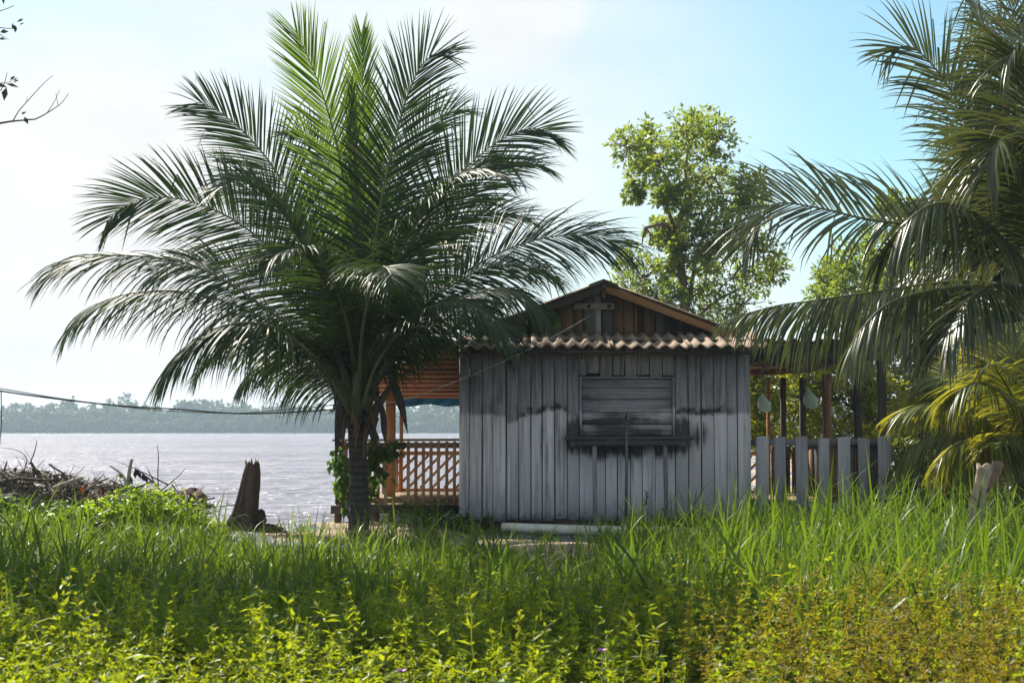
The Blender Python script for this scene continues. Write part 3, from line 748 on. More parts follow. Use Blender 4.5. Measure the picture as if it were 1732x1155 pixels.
MB().tube([(pole_p.x, 15.02, -.3), (pole_p.x, 15.02, 1.5), (pole_p.x, 15.02, pole_p.z + .3)], [.09, .08, .07], 10).build('pole_shaft', M['dark'], pl)
hboard('crossarm', (pole_p.x - .05, 14.7, pole_p.z + .02), (pole_p.x - .05, 15.4, pole_p.z + .02), .07, .07, M['dark'], pl)
# ------------------------------------------------------------------ palms
DOWN = np.array([0, 0, -1.0])
def frond(parent, pts, leaf_len, mat, n=132, face=.5, droop=.8, vee=.30, s0=.16, width=.0125, kink=.03, nhint=(0, -1, 0),
          ribmat='rib', rib_r=.024, tipang=24, baseang=68, lie=.0, cut=.925, tipl=1.0, dry=0.0, name='frond', gaps=.02):
    NS = 60
    C = spline(pts, 600)[np.linspace(0, 599 * cut, NS).astype(int)]; T = unit(np.gradient(C, axis=0))
    up = np.array([0, 0, 1.0]); hint = np.array(nhint, float)
    pu = unit(up - (T @ up)[:, None] * T); ph = unit(hint - (T @ hint)[:, None] * T)
    Nv = unit((1 - face) * pu + face * ph); S = np.cross(T, Nv)
    seglen = np.concatenate([[0], np.cumsum(np.linalg.norm(np.diff(C, axis=0), axis=1))]); tot = seglen[-1]
    V, Fc, RN = [], [], []
    K = 7
    s_ = np.linspace(s0, .995, n)
    for sd in (-1, 1):
        s2 = np.clip(s_ + rng.normal(0, .25 / n, n), s0, .999); keep = rng.random(n) > gaps; s2 = s2[keep]; m_ = len(s2)
        ii = np.interp(s2 * tot, seglen, np.arange(NS))
        def smp(A): return np.stack([np.interp(ii, np.arange(NS), A[:, k]) for k in range(3)], -1)
        P, t_, nv, ss_ = smp(C), unit(smp(T)), unit(smp(Nv)), unit(smp(S))
        q = (s2 - s0) / (1 - s0)
        L = leaf_len * np.interp(q, [0, .08, .3, .6, .82, .94, 1], [.55, .80, 1, 1, .86 * tipl ** .5, .66 * tipl, .45 * tipl]) * rng.normal(1, .06, m_)
        ang = np.radians(np.interp(q, [0, .5, 1], [baseang, (baseang + tipang) / 2 + 4, tipang])) + rng.normal(0, .045, m_)
        ve = vee + rng.normal(0, .07, m_)
        D = np.cos(ang)[:, None] * t_ + np.sin(ang)[:, None] * (sd * ss_ * np.cos(ve)[:, None] + nv * np.sin(ve)[:, None])
        D = unit(D + (lie * (1 - .75 * q ** 2.5))[:, None] * DOWN)
        wd = width * (L / leaf_len) ** .5 * rng.uniform(.8, 1.15, m_)
        dr = droop * rng.uniform(.55, 1.6, m_) * (1 - .35 * q ** 3)
        kk = np.where(rng.random(m_) < kink, rng.integers(2, K - 1, m_), 99)
        pos, d = P.copy(), D.copy(); rows = []
        prof = np.interp(np.linspace(0, 1, K), [0, .15, .4, .7, 1], [.55, .95, 1, .72, .02])
        tw = rng.normal(0, .28, m_)
        for k in range(K):
            Wv = unit(t_ - (np.sum(t_ * d, 1))[:, None] * d); Bn = np.cross(d, Wv)
            Wv = unit(Wv * np.cos(tw)[:, None] + Bn * np.sin(tw)[:, None])
            w = (wd * prof[k])[:, None]
            fold = np.cross(d, Wv) * w * .45
            rows.append(np.stack([pos - Wv * w + fold, pos, pos + Wv * w + fold], 1))
            st = (L / (K - 1))[:, None]
            d = unit(d + DOWN * (dr * (.08 + .42 * (k / K) ** 1.2))[:, None] + np.where((kk == k)[:, None], DOWN * 1.9 + rng.normal(0, .2, (m_, 3)), 0))
            pos = pos + d * st
        A = np.stack(rows, 1)                                 # m,K,3,3
        b = sum(len(v) for v in V)
        V.append(A.reshape(-1, 3))
        base = (np.arange(m_) * K * 3)[:, None, None] + b
        kq = np.arange(K - 1)[None, :, None] * 3
        for c in (0, 1): 
            f = np.concatenate([base + kq + c, base + kq + c + 1, base + kq + c + 4, base + kq + c + 3], 2).reshape(-1, 4); Fc.append(f)
        rr = np.clip(rng.normal(.42, .17, m_) + np.where(rng.random(m_) < .02 + dry, .55, 0), 0, 1)
        rtip = np.linspace(0, .18, K)
        RN.append(np.clip(rr[:, None, None] + rtip[None, :, None] + np.zeros((1, 1, 3)), 0, 1).reshape(-1))
    o = mesh(name, np.concatenate(V), np.concatenate(Fc), mat, parent, rnd=np.concatenate(RN), smooth=False, origin=tuple(C[0]))
    rad = np.interp(np.linspace(0, 1, 26), [0, .04, .15, .5, 1], [rib_r * 1.9, rib_r * 1.45, rib_r, rib_r * .55, rib_r * .12])
    C2 = C[np.linspace(0, NS - 1, 26).astype(int)]
    MB().tube([tuple(p) for p in C2], list(rad), 7).build('midrib', M[ribmat], o, smooth=True)
    return o

def P2(c, y0, pts):                        # pixel + depth offset from the palm
    return [at(px, py, y0 + dy) for px, py, dy in pts]

# ---- the coconut palm in front of the house
PY = 17.6
base = at(606, 907, PY); top = at(604, 690, PY)
palm = thing('coconut_palm', 'young coconut palm with short ringed trunk and wide crown left of the plank house', 'palm tree', (base.x, PY, on_ground(base.x, PY)))
tp_ = []
for k in range(15):
    u = k / 14; z = -.15 + (top.z + .45) * u
    tp_.append(((base.x + (top.x - base.x) * u + .015 * math.sin(u * 5)), PY, z))
rads = [.20, .175, .155, .145, .14, .135, .135, .13, .13, .13, .135, .14, .15, .14, .10]
rads = [.87 * r * (1.05 if i % 2 else .98) for i, r in enumerate(rads)]
MB().tube(tp_, rads, 16, .05).build('trunk', M['palmtrunk'], palm, smooth=True)
CR = [(604, 672, 0)]
L_ = 'frond'
F_ = [  # points (px, py, depth offset), leaflet length, settings
  ([(596, 690, 0), (545, 600, -.3), (450, 522, -.55), (330, 450, -.7), (200, 432, -.8), (112, 446, -.85), (62, 490, -.9)], 1.0, dict(face=.30, droop=.9, lie=.35, s0=.14, n=100)),
  ([(596, 695, 0), (535, 610, .35), (440, 535, .7), (325, 495, 1.0), (215, 497, 1.2), (140, 530, 1.25), (106, 585, 1.3)], 1.05, dict(face=.3, droop=1.1, lie=.55, n=100)),
  ([(600, 670, .1), (560, 560, .2), (490, 455, .3), (400, 375, .35), (300, 336, .4), (215, 345, .4), (152, 408, .4)], 1.0, dict(face=.85, droop=.28, vee=.12)),
  ([(602, 670, .1), (570, 520, .5), (525, 390, .8), (460, 280, 1.0), (400, 212, 1.1), (350, 178, 1.2), (318, 172, 1.25)], 1.0, dict(face=.80, droop=.30, vee=.15)),
  ([(604, 670, .2), (595, 470, .3), (580, 300, .35), (552, 180, .4), (520, 95, .4), (488, 30, .45)], .98, dict(face=.93, droop=.12, vee=.18, mat='frond_new', tipang=18)),
  ([(606, 670, .1), (612, 470, .5), (616, 300, .8), (614, 160, .9), (610, 14, 1.0)], .72, dict(face=.9, droop=.12, vee=.25, mat='frond_new', tipang=14, baseang=48)),
  ([(608, 670, .1), (622, 500, -.1), (645, 340, -.25), (672, 220, -.35), (700, 135, -.45), (728, 95, -.5), (760, 92, -.6)], 1.0, dict(face=.85, droop=.32, vee=.12)),
  ([(610, 672, .1), (650, 540, .2), (705, 410, .3), (765, 310, .35), (830, 248, .35), (895, 218, .4), (962, 232, .4)], 1.0, dict(face=.82, droop=.33, vee=.12)),
  ([(612, 680, 0), (660, 580, .3), (735, 500, .5), (830, 435, .65), (925, 402, .7), (1010, 402, .7), (1096, 432, .7)], 1.08, dict(face=.55, droop=.7, vee=.15, lie=.15)),
  ([(610, 690, -.1), (640, 610, -.6), (700, 535, -1.1), (770, 512, -1.5), (835, 540, -1.75), (880, 598, -1.85)], .80, dict(face=.25, droop=1.0, lie=.2, s0=.28)),
  ([(606, 680, -.1), (612, 570, -.9), (628, 485, -1.9), (645, 452, -2.7), (660, 462, -3.3), (672, 500, -3.6)], .80, dict(face=.0, droop=.8, lie=.15, s0=.42, n=100)),
  ([(594, 700, -.1), (545, 618, -.7), (470, 556, -1.2), (390, 548, -1.5), (318, 582, -1.6), (262, 655, -1.7)], 1.05, dict(face=.15, droop=1.3, lie=.6, n=100)),
  ([(608, 672, .2), (655, 530, .9), (730, 400, 1.5), (800, 320, 1.9), (870, 275, 2.1), (945, 285, 2.2)], .95, dict(face=.55, droop=.5, vee=.15)),
  ([(606, 672, .1), (640, 520, -.6), (690, 400, -1.2), (755, 320, -1.6), (815, 290, -1.9), (870, 310, -2.0)], .88, dict(face=.30, droop=.62, vee=.2, dry=.10, kink=.12)),
  ([(600, 672, .1), (560, 520, -.5), (510, 410, -.9), (455, 335, -1.3), (400, 305, -1.5), (355, 330, -1.6)], .92, dict(face=.35, droop=.55)),
  ([(602, 672, .3), (570, 540, 1.0), (530, 430, 1.7), (470, 350, 2.2), (410, 320, 2.5), (345, 350, 2.8)], .95, dict(face=.6, droop=.4)),
  ([(610, 672, .3), (640, 540, .9), (690, 440, 1.5), (770, 380, 2.0), (850, 360, 2.2), (920, 380, 2.3)], .9, dict(face=.5, droop=.5)),
  ([(604, 672, .3), (606, 520, 1.0), (590, 390, 1.6), (560, 290, 2.0), (520, 230, 2.4), (470, 220, 2.7)], .95, dict(face=.7, droop=.3)),
  ([(604, 672, .2), (625, 520, .9), (650, 380, 1.5), (690, 270, 1.9), (740, 200, 2.2), (800, 180, 2.4)], .95, dict(face=.7, droop=.35)),
  ([(603, 680, 0), (590, 560, -.7), (560, 470, -1.4), (520, 425, -2.0), (470, 430, -2.5), (430, 475, -2.8)], .85, dict(face=.05, droop=.85, lie=.15)),
  ([(608, 690, .2), (650, 610, .8), (720, 560, 1.3), (790, 545, 1.5), (840, 570, 1.55), (870, 620, 1.55)], .8, dict(face=.3, droop=.9, lie=.2)),
  ([(600, 690, .2), (555, 620, .9), (490, 575, 1.5), (420, 570, 1.9), (360, 600, 2.1), (330, 650, 2.2)], .85, dict(face=.3, droop=.9, lie=.3)),
]
F_ += [
  ([(612, 690, .0), (680, 590, .0), (770, 512, .0), (840, 490, -.05), (890, 505, -.1), (930, 540, -.1)], .85, dict(face=.3, droop=1.1, lie=.4, n=110)),
  ([(596, 700, .1), (550, 640, .5), (500, 606, .9), (450, 606, 1.1), (405, 650, 1.2)], .85, dict(face=.2, droop=1.4, lie=.7, n=90)),
  ([(600, 680, .3), (548, 575, .9), (480, 500, 1.3), (400, 455, 1.6), (310, 440, 1.8), (240, 470, 1.9)], 1.0, dict(face=.5, droop=.7, lie=.2)),
  ([(610, 680, .3), (665, 575, 1.0), (740, 500, 1.6), (820, 455, 2.0), (900, 450, 2.2), (960, 490, 2.3)], .95, dict(face=.4, droop=.7, lie=.2)),
]
for k in range(5):                          # short inner fronds filling the heart of the crown
    a = k * 2.4 + .5; l = random.uniform(1.3, 2.1); e = random.uniform(.75, 1.2)
    c0 = at(604, 676, PY); h_ = Vector((math.cos(a), math.sin(a), 0))
    pp = [c0 + h_ * (l * .55 * u ** 1.3) + Vector((0, 0, l * e * (u - .32 * u * u))) for u in (0, .35, .65, 1)]
    frond(palm, pp, .62, M['frond'], n=64, face=.2, droop=.6, vee=.25, width=.012, rib_r=.02)
for pts, ll, kw in F_:
    kw = dict(kw); mt = M[kw.pop('mat', 'frond')]
    frond(palm, P2(None, PY, pts), ll, mt, **kw)
# spear leaf, leaf bases, fibre and dead sheaths
frond(palm, P2(None, PY, [(604, 680, .1), (602, 420, .15), (598, 250, .2), (592, 120, .2)]), .5, M['frond_new'], n=70, face=.9, droop=.05, vee=.3, baseang=20, tipang=8, width=.0145, name='spear_leaf')
for k in range(14):
    a = k * 2.4; r0, h0 = .13, top.z - .28 + .05 * k
    p0 = Vector((top.x + r0 * math.cos(a), PY + r0 * math.sin(a), h0)); p1 = p0 + Vector((math.cos(a) * .12, math.sin(a) * .12, .30)); p2 = p1 + Vector((math.cos(a) * .22, math.sin(a) * .22, .32))
    MB().tube([p0, p1, p2], [.075, .058, .03], 7, .25).build('leaf_base', M['ribdark'] if k % 3 else M['fibre'], palm, smooth=True)
fb = MB()
for k in range(46):
    a = random.uniform(0, 6.28); r0 = random.uniform(.13, .2); z = top.z + random.uniform(-.25, .45); l = random.uniform(.18, .5)
    p0 = Vector((top.x + r0 * math.cos(a), PY + r0 * math.sin(a), z)); p1 = p0 + Vector((math.cos(a) * .05 + random.uniform(-.05, .05), math.sin(a) * .05, -l * .5)); p2 = p1 + Vector((random.uniform(-.06, .06), random.uniform(-.05, .05), -l * .5))
    fb.tube([p0, p1, p2], [.02, .026, .004], 4, .5)
tag(fb.build('fibre', M['fibre'], palm), kind='stuff')
def strip(pts, w, name, mat, parent):
    C = spline(pts, 14); T = unit(np.gradient(C, axis=0)); S = unit(np.cross(T, np.array([0.2, 1, 0]))); B = np.cross(S, T)
    ww = np.interp(np.linspace(0, 1, 14), [0, .2, .6, 1], [.35, .9, 1, .03])[:, None] * w
    A = np.stack([C - S * ww, C + B * ww * .5, C + S * ww, C - B * ww * .12], 1).reshape(-1, 3)
    f = [(i * 4 + k, i * 4 + (k + 1) % 4, i * 4 + 4 + (k + 1) % 4, i * 4 + 4 + k) for i in range(13) for k in range(4)]
    return mesh(name, A, f, mat, parent, smooth=False)
for pts, w in (([(655, 625, -.3), (668, 655, -.35), (680, 690, -.35), (690, 735, -.33)], .055), ([(585, 640, -.2), (572, 690, -.3), (570, 750, -.3), (567, 790, -.28)], .035),
               ([(620, 650, -.2), (645, 690, -.25), (650, 730, -.25), (652, 752, -.25)], .04), ([(612, 700, -.15), (628, 730, -.2), (638, 768, -.2)], .03),
               ([(590, 690, -.1), (570, 690, -.3), (550, 702, -.4)], .012)):
    strip([at(a, b, PY + c) for a, b, c in pts], w, 'dead_sheath', M['deadleaf'], palm)

# ---- the tall palm at the right
RPY = 15.2
rb, rt = at(1768, 900, RPY), at(1745, 490, RPY)
rp = thing('coconut_palm', 'tall coconut palm with heavy drooping fronds and green nuts right of the veranda', 'palm tree', (rb.x, RPY, on_ground(rb.x, RPY)))
MB().tube([(rb.x + (rt.x - rb.x) * u + .05 * math.sin(3 * u), RPY, -.15 + (rt.z + .35) * u) for u in np.linspace(0, 1, 14)], list(np.linspace(.2, .135, 14)), 16, .05).build('trunk', M['palmtrunk'], rp, smooth=True)
RF = [
  ([(1735, 480, 0), (1660, 420, -.2), (1570, 385, -.35), (1470, 372, -.4), (1385, 352, -.4), (1310, 345, -.4), (1272, 385, -.4), (1240, 462, -.4)], .95, dict(face=.62, droop=.6, kink=.30, n=84, width=.014)),
  ([(1735, 500, 0), (1670, 478, .3), (1590, 478, .5), (1490, 492, .6), (1380, 508, .65), (1300, 520, .7), (1196, 552, .7)], 1.05, dict(face=.12, droop=1.7, lie=1.1, baseang=84, tipl=.5, cut=.96, n=104, width=.0145)),
  ([(1735, 480, -.1), (1690, 400, -.5), (1640, 355, -.8), (1580, 345, -1.0), (1530, 380, -1.1), (1497, 445, -1.1)], 1.15, dict(face=.15, droop=1.5, lie=.9, baseang=80, n=92, width=.0145)),
  ([(1738, 470, .1), (1690, 330, .3), (1640, 210, .4), (1585, 120, .45), (1535, 78, .45), (1492, 100, .45)], .98, dict(face=.80, droop=.42, vee=.12, n=78, width=.0145, kink=.10)),
  ([(1740, 470, -.1), (1722, 300, -.3), (1700, 170, -.5), (1672, 80, -.6), (1640, 10, -.7), (1600, -40, -.7)], 1.0, dict(face=.45, droop=1.0, lie=.3, n=100, width=.015, kink=.1)),
  ([(1742, 470, .1), (1745, 300, .3), (1735, 150, .5), (1715, 20, .6), (1690, -80, .6)], 1.05, dict(face=.4, droop=1.1, lie=.35, n=100, width=.015, kink=.08)),
  ([(1742, 480, -.2), (1738, 380, -.8), (1725, 290, -1.3), (1705, 240, -1.6), (1680, 250, -1.8), (1662, 310, -1.9)], 1.05, dict(face=.15, droop=1.15, lie=.2, n=100, width=.0145)),
  ([(1742, 480, -.1), (1748, 350, -.6), (1745, 220, -1.0), (1735, 130, -1.3), (1715, 90, -1.5), (1690, 120, -1.6)], 1.05, dict(face=.25, droop=1.0, lie=.2, n=100, width=.0145)),
  ([(1738, 480, .3), (1690, 400, .9), (1630, 350, 1.4), (1560, 335, 1.7), (1500, 360, 1.9)], 1.0, dict(face=.25, droop=1.2, lie=.5, n=96, width=.0145)),
  ([(1738, 490, .2), (1700, 470, .7), (1650, 480, 1.1), (1600, 520, 1.4), (1570, 590, 1.5)], 1.05, dict(face=.1, droop=1.2, lie=.4, n=110, width=.0145)),
  ([(1738, 500, -.2), (1705, 480, -.7), (1660, 490, -1.0), (1620, 530, -1.2), (1590, 590, -1.3)], 1.0, dict(face=.05, droop=1.2, lie=.4, n=110, width=.0145)),
  ([(1742, 470, .3), (1715, 330, .9), (1685, 220, 1.3), (1655, 150, 1.6), (1620, 130, 1.8)], 1.0, dict(face=.35, droop=1.0, lie=.35, n=96, width=.015)),
  ([(1744, 470, .2), (1738, 330, .7), (1728, 200, 1.1), (1712, 100, 1.4), (1690, 40, 1.6), (1660, 20, 1.7)], 1.05, dict(face=.35, droop=1.0, lie=.35, n=110, width=.015)),
  ([(1744, 470, .1), (1760, 320, .2), (1765, 180, .3), (1755, 60, .4), (1735, -40, .4)], 1.1, dict(face=.4, droop=1.1, lie=.35, n=110, width=.015)),
  ([(1742, 480, .2), (1715, 400, .8), (1690, 330, 1.2), (1650, 300, 1.5), (1610, 320, 1.7)], 1.0, dict(face=.25, droop=1.2, lie=.5, n=110, width=.015)),
  ([(1735, 505, -.2), (1660, 486, -.5), (1575, 492, -.7), (1500, 515, -.8), (1455, 560, -.85), (1425, 610, -.85)], .9, dict(face=.1, droop=1.6, lie=1.0, baseang=82, n=96, width=.0145)),
  ([(1738, 490, .4), (1680, 440, 1.0), (1610, 430, 1.4), (1540, 460, 1.6), (1490, 520, 1.7)], 1.0, dict(face=.2, droop=1.5, lie=.8, n=90, width=.0145)),
  ([(1745, 480, 0), (1790, 360, .2), (1850, 270, .4), (1930, 230, .5), (2010, 270, .5)], 1.0, dict(face=.6, droop=.6, n=96, width=.0145)),
  ([(1745, 490, 0), (1810, 430, -.3), (1890, 410, -.5), (1980, 440, -.6), (2050, 520, -.6)], 1.0, dict(face=.3, droop=.9, lie=.2, n=96, width=.0145)),
  ([(1745, 490, .2), (1800, 470, .9), (1860, 480, 1.5), (1930, 540, 1.9)], 1.0, dict(face=.2, droop=1.0, lie=.3, n=96, width=.0145)),
  ([(1745, 480, -.2), (1780, 340, -.9), (1800, 250, -1.5), (1815, 230, -2.0), (1825, 270, -2.5)], 1.0, dict(face=.2, droop=.9, lie=.2, n=96, width=.0145)),
]
for pts, ll, kw in RF:
    frond(rp, P2(None, RPY, pts), ll, M['frond_dry'], **kw)
for px, py, dy in ((1708, 484, -.35), (1722, 512, -.4), (1700, 515, -.2), (1740, 495, -.45), (1752, 520, -.35)):
    p = at(px, py, RPY + dy); n = 10; v = []
    for i in range(9):
        a = math.pi * i / 8; r_ = .095 * math.sin(a) * (1 + .12 * math.cos(a))
        for k in range(n):
            b = 2 * math.pi * k / n; v.append((p.x + r_ * math.cos(b) * (1 + .06 * math.cos(3 * b)), p.y + r_ * math.sin(b), p.z + .125 * math.cos(a)))
    f = [(i * n + k, (i + 1) * n + k, (i + 1) * n + (k + 1) % n, i * n + (k + 1) % n) for i in range(8) for k in range(n)]
    nut = mesh('coconut', v, f, M['nut'], rp, smooth=True)
    MB().tube([(p.x, p.y, p.z + .11), ((p.x + rt.x) / 2, (p.y + RPY) / 2, p.z + .25), (rt.x, RPY, rt.z + .1)], .014, 5).build('stalk', M['ribdark'], nut)
for px1, py1, dy in ((1640, 565, -.3), (1668, 540, -.1)):
    strip([at(1728, 540, RPY - .1), at(1700, 535, RPY + dy), at(px1 + 20, py1 - 15, RPY + dy), at(px1, py1 + 10, RPY + dy)], .07, 'dead_sheath', M['deadleaf'], rp)

# ---- the young yellowing palm behind it
YPY = 18.2
yb = at(1742, 860, YPY)
yp = thing('young_palm', 'low yellowing palm spreading over the grass at the right edge', 'palm tree', (yb.x, YPY, on_ground(yb.x, YPY)))
MB().tube([(yb.x, YPY, -.15), (yb.x - .02, YPY, .4), (yb.x - .05, YPY, 1.1)], [.2, .17, .13], 12, .08).build('trunk', M['palmtrunk'], yp, smooth=True)
for pts, ll, kw in [
  ([(1738, 775, .1), (1700, 715, .4), (1650, 672, .7), (1590, 660, .9), (1545, 690, 1.0)], .66, dict(face=.2, droop=1.2, lie=.5)),
  ([(1740, 770, -.2), (1712, 690, -.6), (1672, 650, -1.0), (1630, 655, -1.2), (1600, 700, -1.3)], .70, dict(face=.15, droop=1.2, lie=.5)),
  ([(1740, 790, -.1), (1705, 752, -.5), (1660, 740, -.9), (1610, 755, -1.1), (1575, 800, -1.2)], .62, dict(face=.1, droop=1.4, lie=.8, dry=.3)),
  ([(1740, 765, .2), (1722, 650, .6), (1700, 590, .9), (1670, 570, 1.2), (1640, 590, 1.4)], .70, dict(face=.35, droop=.9, lie=.2)),
  ([(1738, 770, 0), (1690, 725, -.2), (1630, 690, -.3), (1570, 683, -.4), (1530, 692, -.4), (1503, 715, -.4)], .62, dict(face=.2, droop=1.2, lie=.6, baseang=80)),
  ([(1738, 780, 0), (1690, 748, .2), (1630, 728, .3), (1575, 735, .4), (1535, 765, .4), (1508, 800, .4)], .62, dict(face=.15, droop=1.3, lie=.7, baseang=80, mat='frond_yellow')),
  ([(1740, 765, -.1), (1720, 690, -.4), (1695, 640, -.6), (1675, 616, -.8), (1655, 625, -.9)], .75, dict(face=.2, droop=1.0, lie=.2)),
  ([(1738, 765, .1), (1690, 690, .4), (1640, 645, .6), (1590, 635, .8), (1550, 655, .9)], .7, dict(face=.4, droop=.7, lie=.1, mat='frond_yellow')),
  ([(1738, 790, 0), (1700, 770, -.4), (1650, 762, -.6), (1600, 780, -.8), (1570, 820, -.8)], .6, dict(face=.1, droop=1.4, lie=.8, baseang=80, mat='frond_yellow', dry=.4)),
  ([(1738, 790, .1), (1690, 765, .5), (1640, 760, .9), (1590, 775, 1.2)], .6, dict(face=.15, droop=1.4, lie=.8, baseang=80, mat='frond_yellow', dry=.4)),
  ([(1742, 765, .1), (1735, 680, .5), (1715, 600, .8), (1690, 560, 1.0)], .7, dict(face=.6, droop=.4)),
  ([(1742, 765, .1), (1760, 680, .3), (1800, 620, .5), (1850, 610, .6)], .7, dict(face=.4, droop=.6)),
  ([(1745, 780, .1), (1790, 730, -.2), (1850, 715, -.4), (1910, 750, -.4)], .65, dict(face=.2, droop=.9, lie=.2)),
  ([(1742, 785, -.2), (1725, 745, -.8), (1700, 735, -1.3), (1670, 760, -1.6)], .6, dict(face=.1, droop=1.0, lie=.3)),
  ([(1744, 775, -.1), (1760, 710, -.7), (1770, 690, -1.2), (1780, 720, -1.6)], .6, dict(face=.1, droop=1.0, lie=.3))]:
    kw = dict(kw); mt = M[kw.pop('mat', 'frond_yellow')]
    frond(yp, P2(None, YPY, pts), ll * 1.12, mt, n=92, width=.0145, rib_r=.022, **kw)

# ------------------------------------------------------------------ broadleaf trees
def crown(parent, cl, y0, per, size, mat, name='crown', dy=1.0, rs=1.0, sub=40, seed=0):
    """leaf clusters: cl = (px, py, radius px); each is a ball of leafy sprays round twigs"""
    Ps, Ds, Ns, Ls, Rs = [], [], [], [], []
    tw = MB()
    for (px, py, rp_) in cl:
        yy = y0 + rng.normal(0, dy); r = rp_ / F * yy * rs; c = np.array(at(px, py, yy))
        d = rand_dirs(sub); rad = rng.uniform(.15, 1.0, sub) ** .6
        sc = c + d * (r * rad)[:, None]
        hue = rng.normal(.45, .12)
        for k in range(sub):
            n = max(4, int(per / sub * rng.uniform(.5, 1.5))); sr = r * rng.uniform(.12, .25)
            out = unit(sc[k] - c + np.array([0, 0, .15 * r]))
            q = rng.normal(size=(n, 3)) * sr * .62; q[:, 2] *= .7
            Ps.append(sc[k] + q); Ds.append(unit(out * .8 + unit(q) * .9 + rng.normal(0, .35, (n, 3))))
            Ns.append(unit(rng.normal(0, .55, (n, 3)) + np.array([0, 0, 1.0]))); Ls.append(size * rng.uniform(.6, 1.25, n))
            Rs.append(np.clip(rng.normal(hue, .22, n), 0, 1))
            if k % 3 == 0: tw.tube([tuple(c), tuple((c + sc[k]) / 2 + rng.normal(0, .05 * r, 3)), tuple(sc[k])], [.018, .012, .006], 4)
    P = np.concatenate(Ps); L = np.concatenate(Ls)
    v, f = leaves_mesh(P, np.concatenate(Ds), np.concatenate(Ns), L, L * .27)
    o = mesh(name, v, f, mat, parent, rnd=np.repeat(np.concatenate(Rs), 4))
    tag(tw.build('twigs', M['twig'], o), kind='stuff')
    return o
def limb(parent, pts, y0, r0, r1, mat, name='limb'):
    C = spline([at(a, b, y0 + c) for a, b, c in pts], 14)
    return MB().tube([tuple(p) for p in C], list(np.linspace(r0, r1, 14)), 9, .12).build(name, mat, parent, smooth=True)
TY = 33.0
b = at(1165, 700, TY)
tt = thing('tall_tree', 'tall sunlit tree with forked reddish trunk rising behind the house roof', 'tree', (b.x, TY, on_ground(b.x, TY) - .1))
C = [(1165, 800, 0), (1162, 600, 0), (1157, 500, 0), (1150, 430, 0), (1144, 392, 0), (1158, 352, 0), (1172, 330, 0)]
limb(tt, C, TY, .11, .065, M['bark'], 'trunk')
for pts in ([(1172, 332, 0), (1160, 300, .2), (1165, 250, .2), (1185, 205, .2)], [(1144, 395, 0), (1120, 330, -.3), (1095, 275, -.4)], [(1172, 331, 0), (1205, 300, .3), (1230, 345, .4)],
            [(1160, 540, 0), (1172, 470, .3), (1178, 430, .4), (1200, 375, .5), (1205, 340, .5)], [(1178, 430, .4), (1230, 400, .4), (1262, 350, .4)], [(1160, 560, 0), (1210, 510, .4), (1290, 470, .5)],
            [(1160, 590, 0), (1110, 520, .2), (1075, 460, .2)]):
    limb(tt, pts, TY, .055, .015, M['bark'])
limb(tt, [(1148, 400, 0), (1125, 381, -.3), (1108, 382, -.4), (1090, 386, -.5)], TY, .05, .035, M['bark'], 'broken_limb')
for e in ((1086, 415), (1098, 413)): limb(tt, [(1092, 385, -.5), (e[0] + 2, 398, -.5), (e[0], e[1], -.5)], TY, .03, .012, M['bark'], 'broken_limb')
crown(tt, [(1062, 250, 38), (1095, 238, 36), (1085, 290, 32), (1072, 325, 20), (1120, 275, 40), (1160, 225, 44), (1185, 212, 36), (1215, 235, 40), (1190, 270, 48), (1150, 310, 44), (1200, 315, 46), (1240, 345, 40),
           (1185, 360, 44), (1150, 345, 34), (1270, 312, 30), (1275, 350, 34), (1225, 385, 38), (1140, 390, 28), (1125, 330, 26)], TY, 610, .125, M['crown'], dy=.8)
crown(tt, [(1115, 392, 26), (1170, 405, 30), (1215, 420, 36), (1255, 410, 32), (1290, 425, 32), (1310, 455, 26), (1280, 480, 38), (1240, 470, 44), (1195, 460, 30), (1205, 515, 44), (1255, 515, 44), (1175, 535, 40), (1130, 405, 22),
           (1228, 545, 40), (1150, 450, 26), (1165, 490, 30), (1140, 500, 24), (1190, 430, 26), (1145, 425, 20), (1090, 470, 38), (1068, 440, 30), (1065, 490, 36), (1110, 500, 30), (1125, 460, 24), (1060, 520, 40), (1180, 590, 50), (1250, 590, 50)], TY + .5, 470, .12, M['crown'], dy=.8)

def tree(name, label, cat, y0, cl, per, size, mat, trunk_px, group=None, bark='bark', dy=1.2, r0=.16):
    b = at(trunk_px[0][0], 700, y0)
    o = thing(name, label, cat, (b.x, y0, on_ground(b.x, y0) - .1), group)
    gz0 = on_ground(b.x, y0) - .2; first = 727 - (gz0 - CAMZ) / y0 * F
    limb(o, [(trunk_px[0][0], first, 0)] + [(a, c, 0) for a, c in trunk_px[1:]], y0, r0, r0 * .35, M[bark], 'trunk')
    for (px, py, r) in cl[::3]:
        mid = trunk_px[len(trunk_px) // 2]
        limb(o, [(mid[0], mid[1], 0), ((mid[0] + px) / 2, (mid[1] + py) / 2 + 8, .1), (px, py, .2)], y0, r0 * .4, .015, M[bark])
    crown(o, cl, y0, per, size, mat, dy=dy)
    return o
tree('leafy_tree', 'round bright tree behind the right veranda roof under the drooping frond', 'tree', 37, [(1395, 500, 34), (1410, 465, 34), (1440, 440, 40), (1475, 425, 36), (1430, 490, 44), (1470, 475, 44), (1510, 450, 44), (1500, 500, 46), (1395, 540, 40), (1450, 540, 46), (1540, 480, 50), (1510, 385, 34), (1545, 370, 36), (1560, 430, 44), (1505, 345, 22), (1530, 545, 50), (1590, 500, 50)],
     900, .13, M['crown'], [(1460, 700), (1465, 600), (1462, 520), (1470, 450)])
BG = 'bushy trees behind the right veranda'
